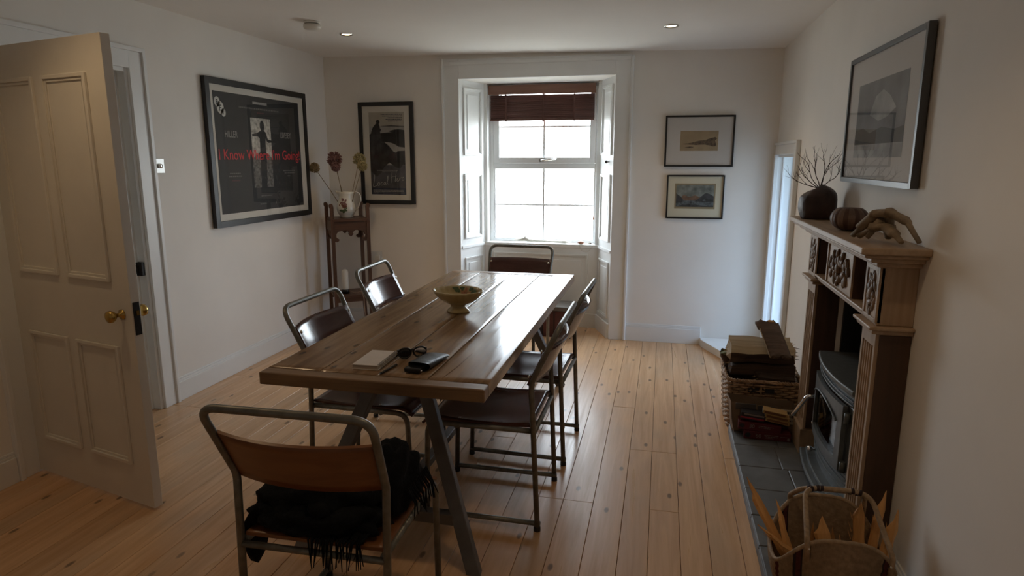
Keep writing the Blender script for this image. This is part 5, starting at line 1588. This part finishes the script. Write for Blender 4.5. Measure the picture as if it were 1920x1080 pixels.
# ================================================================== ON THE HEARTH: paper bag, firelighter boxes, matchboxes
pb = empty('paper_bag', (.575, 3.600, HZ), 0, 'open brown paper bag with dark panels behind the red boxes', 'bag')
w_ = MB()
w_.add([(.43, 3.545, HZ + .001), (.745, 3.545, HZ + .001), (.745, 3.64, HZ + .001), (.43, 3.64, HZ + .001), (.415, 3.548, .225), (.755, 3.545, .205), (.75, 3.645, .215), (.405, 3.645, .235)],
       [(0, 1, 5, 4), (1, 2, 6, 5), (2, 3, 7, 6), (3, 0, 4, 7), (3, 2, 1, 0)])
w_.build('bag_wall', 'paper_bag', pb, world=True)
MB().add([(.418, 3.546, .115), (.432, 3.53, .066), (.436, 3.500, .064), (.405, 3.55, .22)], [(0, 1, 2), (0, 2, 3), (0, 3, 1), (1, 3, 2)]).build('folded_flap', 'paper_bag', pb, world=True)
MB().box(.440, .545, 3.5405, 3.5435, .185, .218).box(.555, .645, 3.5405, 3.5435, .170, .212).build('dark_panel', 'bag_dark', pb, world=True)
lbp = MB().box(.655, .748, 3.538, 3.5430, .120, .200).build('white_label', 'paper_label', pb, world=True)
def wtext(body, size, mat, parent, loc, sx, rotz=0, flip=False):
    p = Vector(loc); q = parent
    while q is not None: p -= q.location; q = q.parent
    return text_mesh('lettering', body, size, mat, parent, p, sx, rot=(R(90), R(180) if flip else 0, rotz), align='CENTER')
m = MB()
rnd = random.Random(12)
for (z0, h_) in ((.178, .014), (.157, .014), (.136, .009)):
    x_ = .664 + rnd.uniform(0, .01)
    while x_ < .735:
        q = rnd.uniform(.004, .010); m.box(x_, x_ + q, 3.5372, 3.538, z0, z0 + h_ * rnd.uniform(.8, 1)); x_ += q + .003
o = m.build('worn_print', 'bag_dark', lbp, world=True); o['kind'] = 'stuff'

def carton(name, label, cat, loc, rot, dims, mat, group=None, bevel=.002):
    o = empty(name, loc, 0, label, cat, group); o.rotation_euler = [R(a) for a in rot]
    MB().box(-dims[0] / 2, dims[0] / 2, -dims[1] / 2, dims[1] / 2, 0, dims[2]).build('carton', mat, o, bevel=bevel)
    return o
c60 = carton('firelighter_box', 'dark red long box printed 60 lying lowest on the hearth', 'box', (.600, 3.492, HZ + .001), (0, 0, -1), (.235, .085, .044), 'box_red', 'boxes on the hearth')
text_mesh('lettering', '60', .030, 'box_print', c60, (-.060, -.0432, .011), 1.0)
fake_lines([(-.015, .055, .026, .004), (-.012, .058, .018, .004), (-.012, .03, .010, .003), (.065, .10, .024, .003)], 'box_print', 'small_print', -.0434, c60, 5, .003, .012)
m = MB(); flat(m, [(-.098 + math.cos(2 * PI * k / 20) * .015, .022 + math.sin(2 * PI * k / 20) * .013) for k in range(20)], -.0432); m.build('round_badge', 'box_dark', c60)
m = MB(); flat(m, [(.105 + math.cos(2 * PI * k / 16) * .007, .014 + math.sin(2 * PI * k / 16) * .009) for k in range(16)], -.0432); m.build('print_dot', 'box_print', c60)
c30 = carton('firelighter_box', 'dark red box printed 30 on top of the box printed 60', 'box', (.560, 3.497, HZ + .0465), (0, 1.5, -4), (.215, .085, .040), 'box_red', 'boxes on the hearth')
text_mesh('lettering', '30', .028, 'box_print', c30, (-.052, -.0432, .014), 1.0)
fake_lines([(-.005, .07, .026, .004), (-.004, .06, .018, .004)], 'box_print', 'small_print', -.0434, c30, 6, .003, .012)
m = MB(); flat(m, [(-.088 + math.cos(2 * PI * k / 20) * .014, .021 + math.sin(2 * PI * k / 20) * .012) for k in range(20)], -.0432); m.build('round_badge', 'box_dark', c30)
cdk = carton('match_carton', 'small black box with a pink stripe on the red boxes', 'box', (.522, 3.508, HZ + .094), (0, 5, -3), (.120, .07, .040), 'box_dark', 'boxes on the hearth')
MB().box(-.0605, .0605, -.0358, -.0345, .010, .018).build('pink_stripe', 'box_red_bright', cdk)
MB().box(-.045, .058, -.0358, -.0345, .028, .037).build('white_strip', 'box_print', cdk)
for k, (dx, dz, lab) in enumerate(((.004, 0, 'lowest matchbox of the stack of three on the red boxes'), (.0, .021, 'middle matchbox of the stack of three on the red boxes'), (-.012, .042, 'topmost matchbox of the stack of three on the red boxes'))):
    o = empty('matchbox', (.645 + dx, 3.492, HZ + .096 + dz), 0, lab, 'matchbox', 'matchboxes on the hearth'); o.rotation_euler = (0, R(7), R(-7))
    MB().box(-.060, .060, -.033, .033, 0, .019).build('sleeve', 'match_wood', o, bevel=.001, bseg=1)
    MB().box(-.052, .052, -.0336, -.0328, .004, .015).build('striking_strip', 'match_side', o)
    MB().box(-.0608, -.0598, -.031, .031, .002, .017).build('tray_end', 'paper_label', o)

# ================================================================== KINDLING BASKET
kx0, ky0 = .598, 2.150
kb_ = empty('kindling_basket', (kx0, ky0, HZ), 0, 'woven seagrass basket with looped handles and dark red stripes full of kindling', 'basket')
KRX, KRY = .185, .150
def krim(th):
    s_ = abs(math.sin(th)) ** 2.2
    return .150 + .145 * s_
def kwall(th, v, grow=0.0):
    n_ = .62
    c_, s_ = math.cos(th), math.sin(th)
    fl = .80 + .20 * math.sin(v * PI / 2) + .0
    z = HZ + .006 + krim(th) * v
    return (kx0 + math.copysign(abs(c_) ** n_, c_) * (KRX * fl + grow), ky0 + math.copysign(abs(s_) ** n_, s_) * (KRY * fl + grow), z)
NC, NR = 180, 16
m = MB()
for i in range(NC):
    t0, t1 = 2 * PI * i / NC, 2 * PI * (i + 1) / NC
    tm = (t0 + t1) / 2
    c_ = math.cos(tm)
    red = .50 < abs(c_) < .60 or .90 < abs(c_) < .955
    dark = .47 < abs(c_) < .50 or .60 < abs(c_) < .63
    mi = 1 if red else (2 if dark else 0)
    vs_ = []
    for j in range(NR + 1):
        v = j / NR
        rib = .0016 * (1 if j % 2 else -1)
        vs_ += [kwall(t0, v, -.001), kwall(tm, v, .0026 + rib), kwall(t1, v, -.001)]
    fs_ = []
    for j in range(NR):
        for k in range(2): fs_.append((j * 3 + k, j * 3 + k + 1, j * 3 + 3 + k + 1, j * 3 + 3 + k))
    m.add(vs_, fs_, mi, True)
    # inner skin
    vi = []
    for j in range(NR + 1): vi += [kwall(t0, j / NR, -.007), kwall(t1, j / NR, -.007)]
    m.add(vi, [(j * 2, j * 2 + 2, j * 2 + 3, j * 2 + 1) for j in range(NR)], mi, True)
m.build('woven_body', ['seagrass', 'seagrass_red', 'seagrass_dark'], kb_, world=True)
MB().add([kwall(2 * PI * i / 60, 0.02, -.004) for i in range(60)], [tuple(range(60))]).build('base', 'seagrass', kb_, world=True)
rp_ = [kwall(2 * PI * i / 120, 1.0, -.002) for i in range(120)]
MB().tube([(p[0], p[1], p[2] + (.0012 if i % 2 else 0)) for i, p in enumerate(rp_)], .007, 8, closed=True).build('rim', 'seagrass', kb_, world=True)
for s in (-1, 1):
    a0, a1 = (R(-112), R(-52)) if s < 0 else (R(112), R(58))
    p0, p1 = kwall(a0, .98, .004), kwall(a1, .98, .004)
    yt = ky0 + (.055 if s < 0 else .060)
    zt = .430 if s < 0 else .425
    pth = arc_path([(p0[0] - .0, p0[1], p0[2] - .05), (p0[0] - .005, p0[1], p0[2] + .02), (p0[0] + .02, yt, zt), (p1[0] - .02, yt, zt), (p1[0] + .005, p1[1], p1[2] + .02), (p1[0], p1[1], p1[2] - .05)], [0, .03, .06, .06, .03, 0], 8)
    hnd = MB().tube(pth, .0085, 10).build('handle', 'seagrass', kb_, world=True)
    for q in (.42, .46, .50, .54, .58):
        i = int(q * (len(pth) - 1)); d = (pth[i + 1] - pth[i - 1]).normalized() * .005
        MB().tube([pth[i] - d, pth[i] + d], .0096, 10, mi=0).build('binding', 'seagrass_dark', hnd, world=True)
    for pp in (p0, p1):
        MB().blob((pp[0], pp[1] + s * .004, pp[2] - .006), (.006, .006, .006), 8, 6).build('stud', 'rivet', kb_, world=True)
# kindling sticks, each one split by hand
def stick(label, a, b, w_, t_, seed):
    rnd = random.Random(seed)
    A, B = Vector(a), Vector(b)
    L = (B - A).length; d = (B - A).normalized()
    o = empty('kindling_stick', a, 0, label, 'kindling', 'kindling in the striped basket')
    o.rotation_mode = 'QUATERNION'; o.rotation_quaternion = d.to_track_quat('Z', 'Y')
    n_ = 8; vs_ = []
    w_ *= 1.35; t_ *= 1.3
    tw_ = rnd.uniform(-.4, .4); bend = rnd.uniform(-.012, .012)
    sec = ((-1, -.9), (-.1, -1), (1, -.5), (.8, .7), (.1, 1), (-.9, .5)); ns = len(sec)
    for i in range(n_ + 1):
        t = i / n_; k = (1 - .30 * t) * rnd.uniform(.92, 1.08)
        for q_, (p, q) in enumerate(sec):
            x_, y_ = p * w_ / 2 * k, q * t_ / 2 * k
            jag = (.030 if q_ in (0, 5) else (-.020 if q_ in (2, 3) else .0)) + rnd.uniform(-.012, .012) if i == n_ else 0
            pinch = .45 if i == n_ else 1
            vs_.append((x_ * pinch * math.cos(tw_ * t) - y_ * pinch * math.sin(tw_ * t) + bend * math.sin(PI * t) + rnd.uniform(-.0018, .0018), x_ * pinch * math.sin(tw_ * t) + y_ * pinch * math.cos(tw_ * t) + rnd.uniform(-.0018, .0018), L * t + jag))
    fs_ = [tuple(range(ns))[::-1]] + [(i * ns + k, i * ns + (k + 1) % ns, (i + 1) * ns + (k + 1) % ns, (i + 1) * ns + k) for i in range(n_) for k in range(ns)]
    e_ = n_ * ns
    fs_ += [(e_, e_ + 1, e_ + 5), (e_ + 1, e_ + 4, e_ + 5), (e_ + 1, e_ + 2, e_ + 4), (e_ + 2, e_ + 3, e_ + 4)]
    MB().add(vs_, fs_).build('split_wood', 'kindling', o)
    m = MB()
    for k in range(3):
        z_ = L * rnd.uniform(.55, .95)
        m.add([(w_ * .3, 0, z_ - .02), (w_ * .35, .004, z_ - .02), (w_ * .3, -.004, z_ - .02), (w_ * .62, rnd.uniform(-.006, .006), z_ + .02)], [(0, 1, 3), (1, 2, 3), (2, 0, 3), (0, 2, 1)])
    q = m.build('splinter', 'kindling', o); q['kind'] = 'stuff'
    return o
stick('longest split kindling stick leaning far out to the left of its basket', (.530, 2.16, .09), (.352, 2.285, .372), .030, .018, 1)
stick('forked-looking kindling stick just right of the longest one', (.52, 2.13, .09), (.440, 2.205, .335), .032, .020, 2)
stick('short kindling stick pointing left low over the basket side', (.53, 2.10, .20), (.395, 2.150, .275), .018, .012, 3)
stick('upright kindling stick inside the right handle', (.690, 2.20, .09), (.694, 2.225, .365), .034, .018, 4)
stick('pale kindling stick leaning against the near post of the surround', (.735, 2.19, .09), (.770, 2.24, .400), .026, .020, 5)
stick('tall kindling stick at the far right edge of its basket', (.745, 2.12, .09), (.780, 2.15, .375), .030, .022, 6)
stick('broad splintered kindling in the middle of the basket', (.60, 2.10, .09), (.575, 2.20, .300), .050, .022, 7)
rnd = random.Random(77)
for k, (ax, ay, lab) in enumerate(((.500, 2.10, 'short kindling stick packed down at the near left of its basket'),
                                   (.555, 2.20, 'short kindling stick packed down at the far left of its basket'),
                                   (.625, 2.22, 'short kindling stick packed down at the far middle of its basket'),
                                   (.650, 2.08, 'short kindling stick packed down at the near right of its basket'),
                                   (.660, 2.15, 'short kindling stick packed down beside the upright one in the basket'),
                                   (.600, 2.06, 'short kindling stick packed down against the near panel of its basket'))):
    stick(lab, (ax, ay, .085), (ax + rnd.uniform(-.03, .03), ay + rnd.uniform(-.01, .04), rnd.uniform(.22, .28)), rnd.uniform(.022, .034), rnd.uniform(.014, .02), 20 + k)
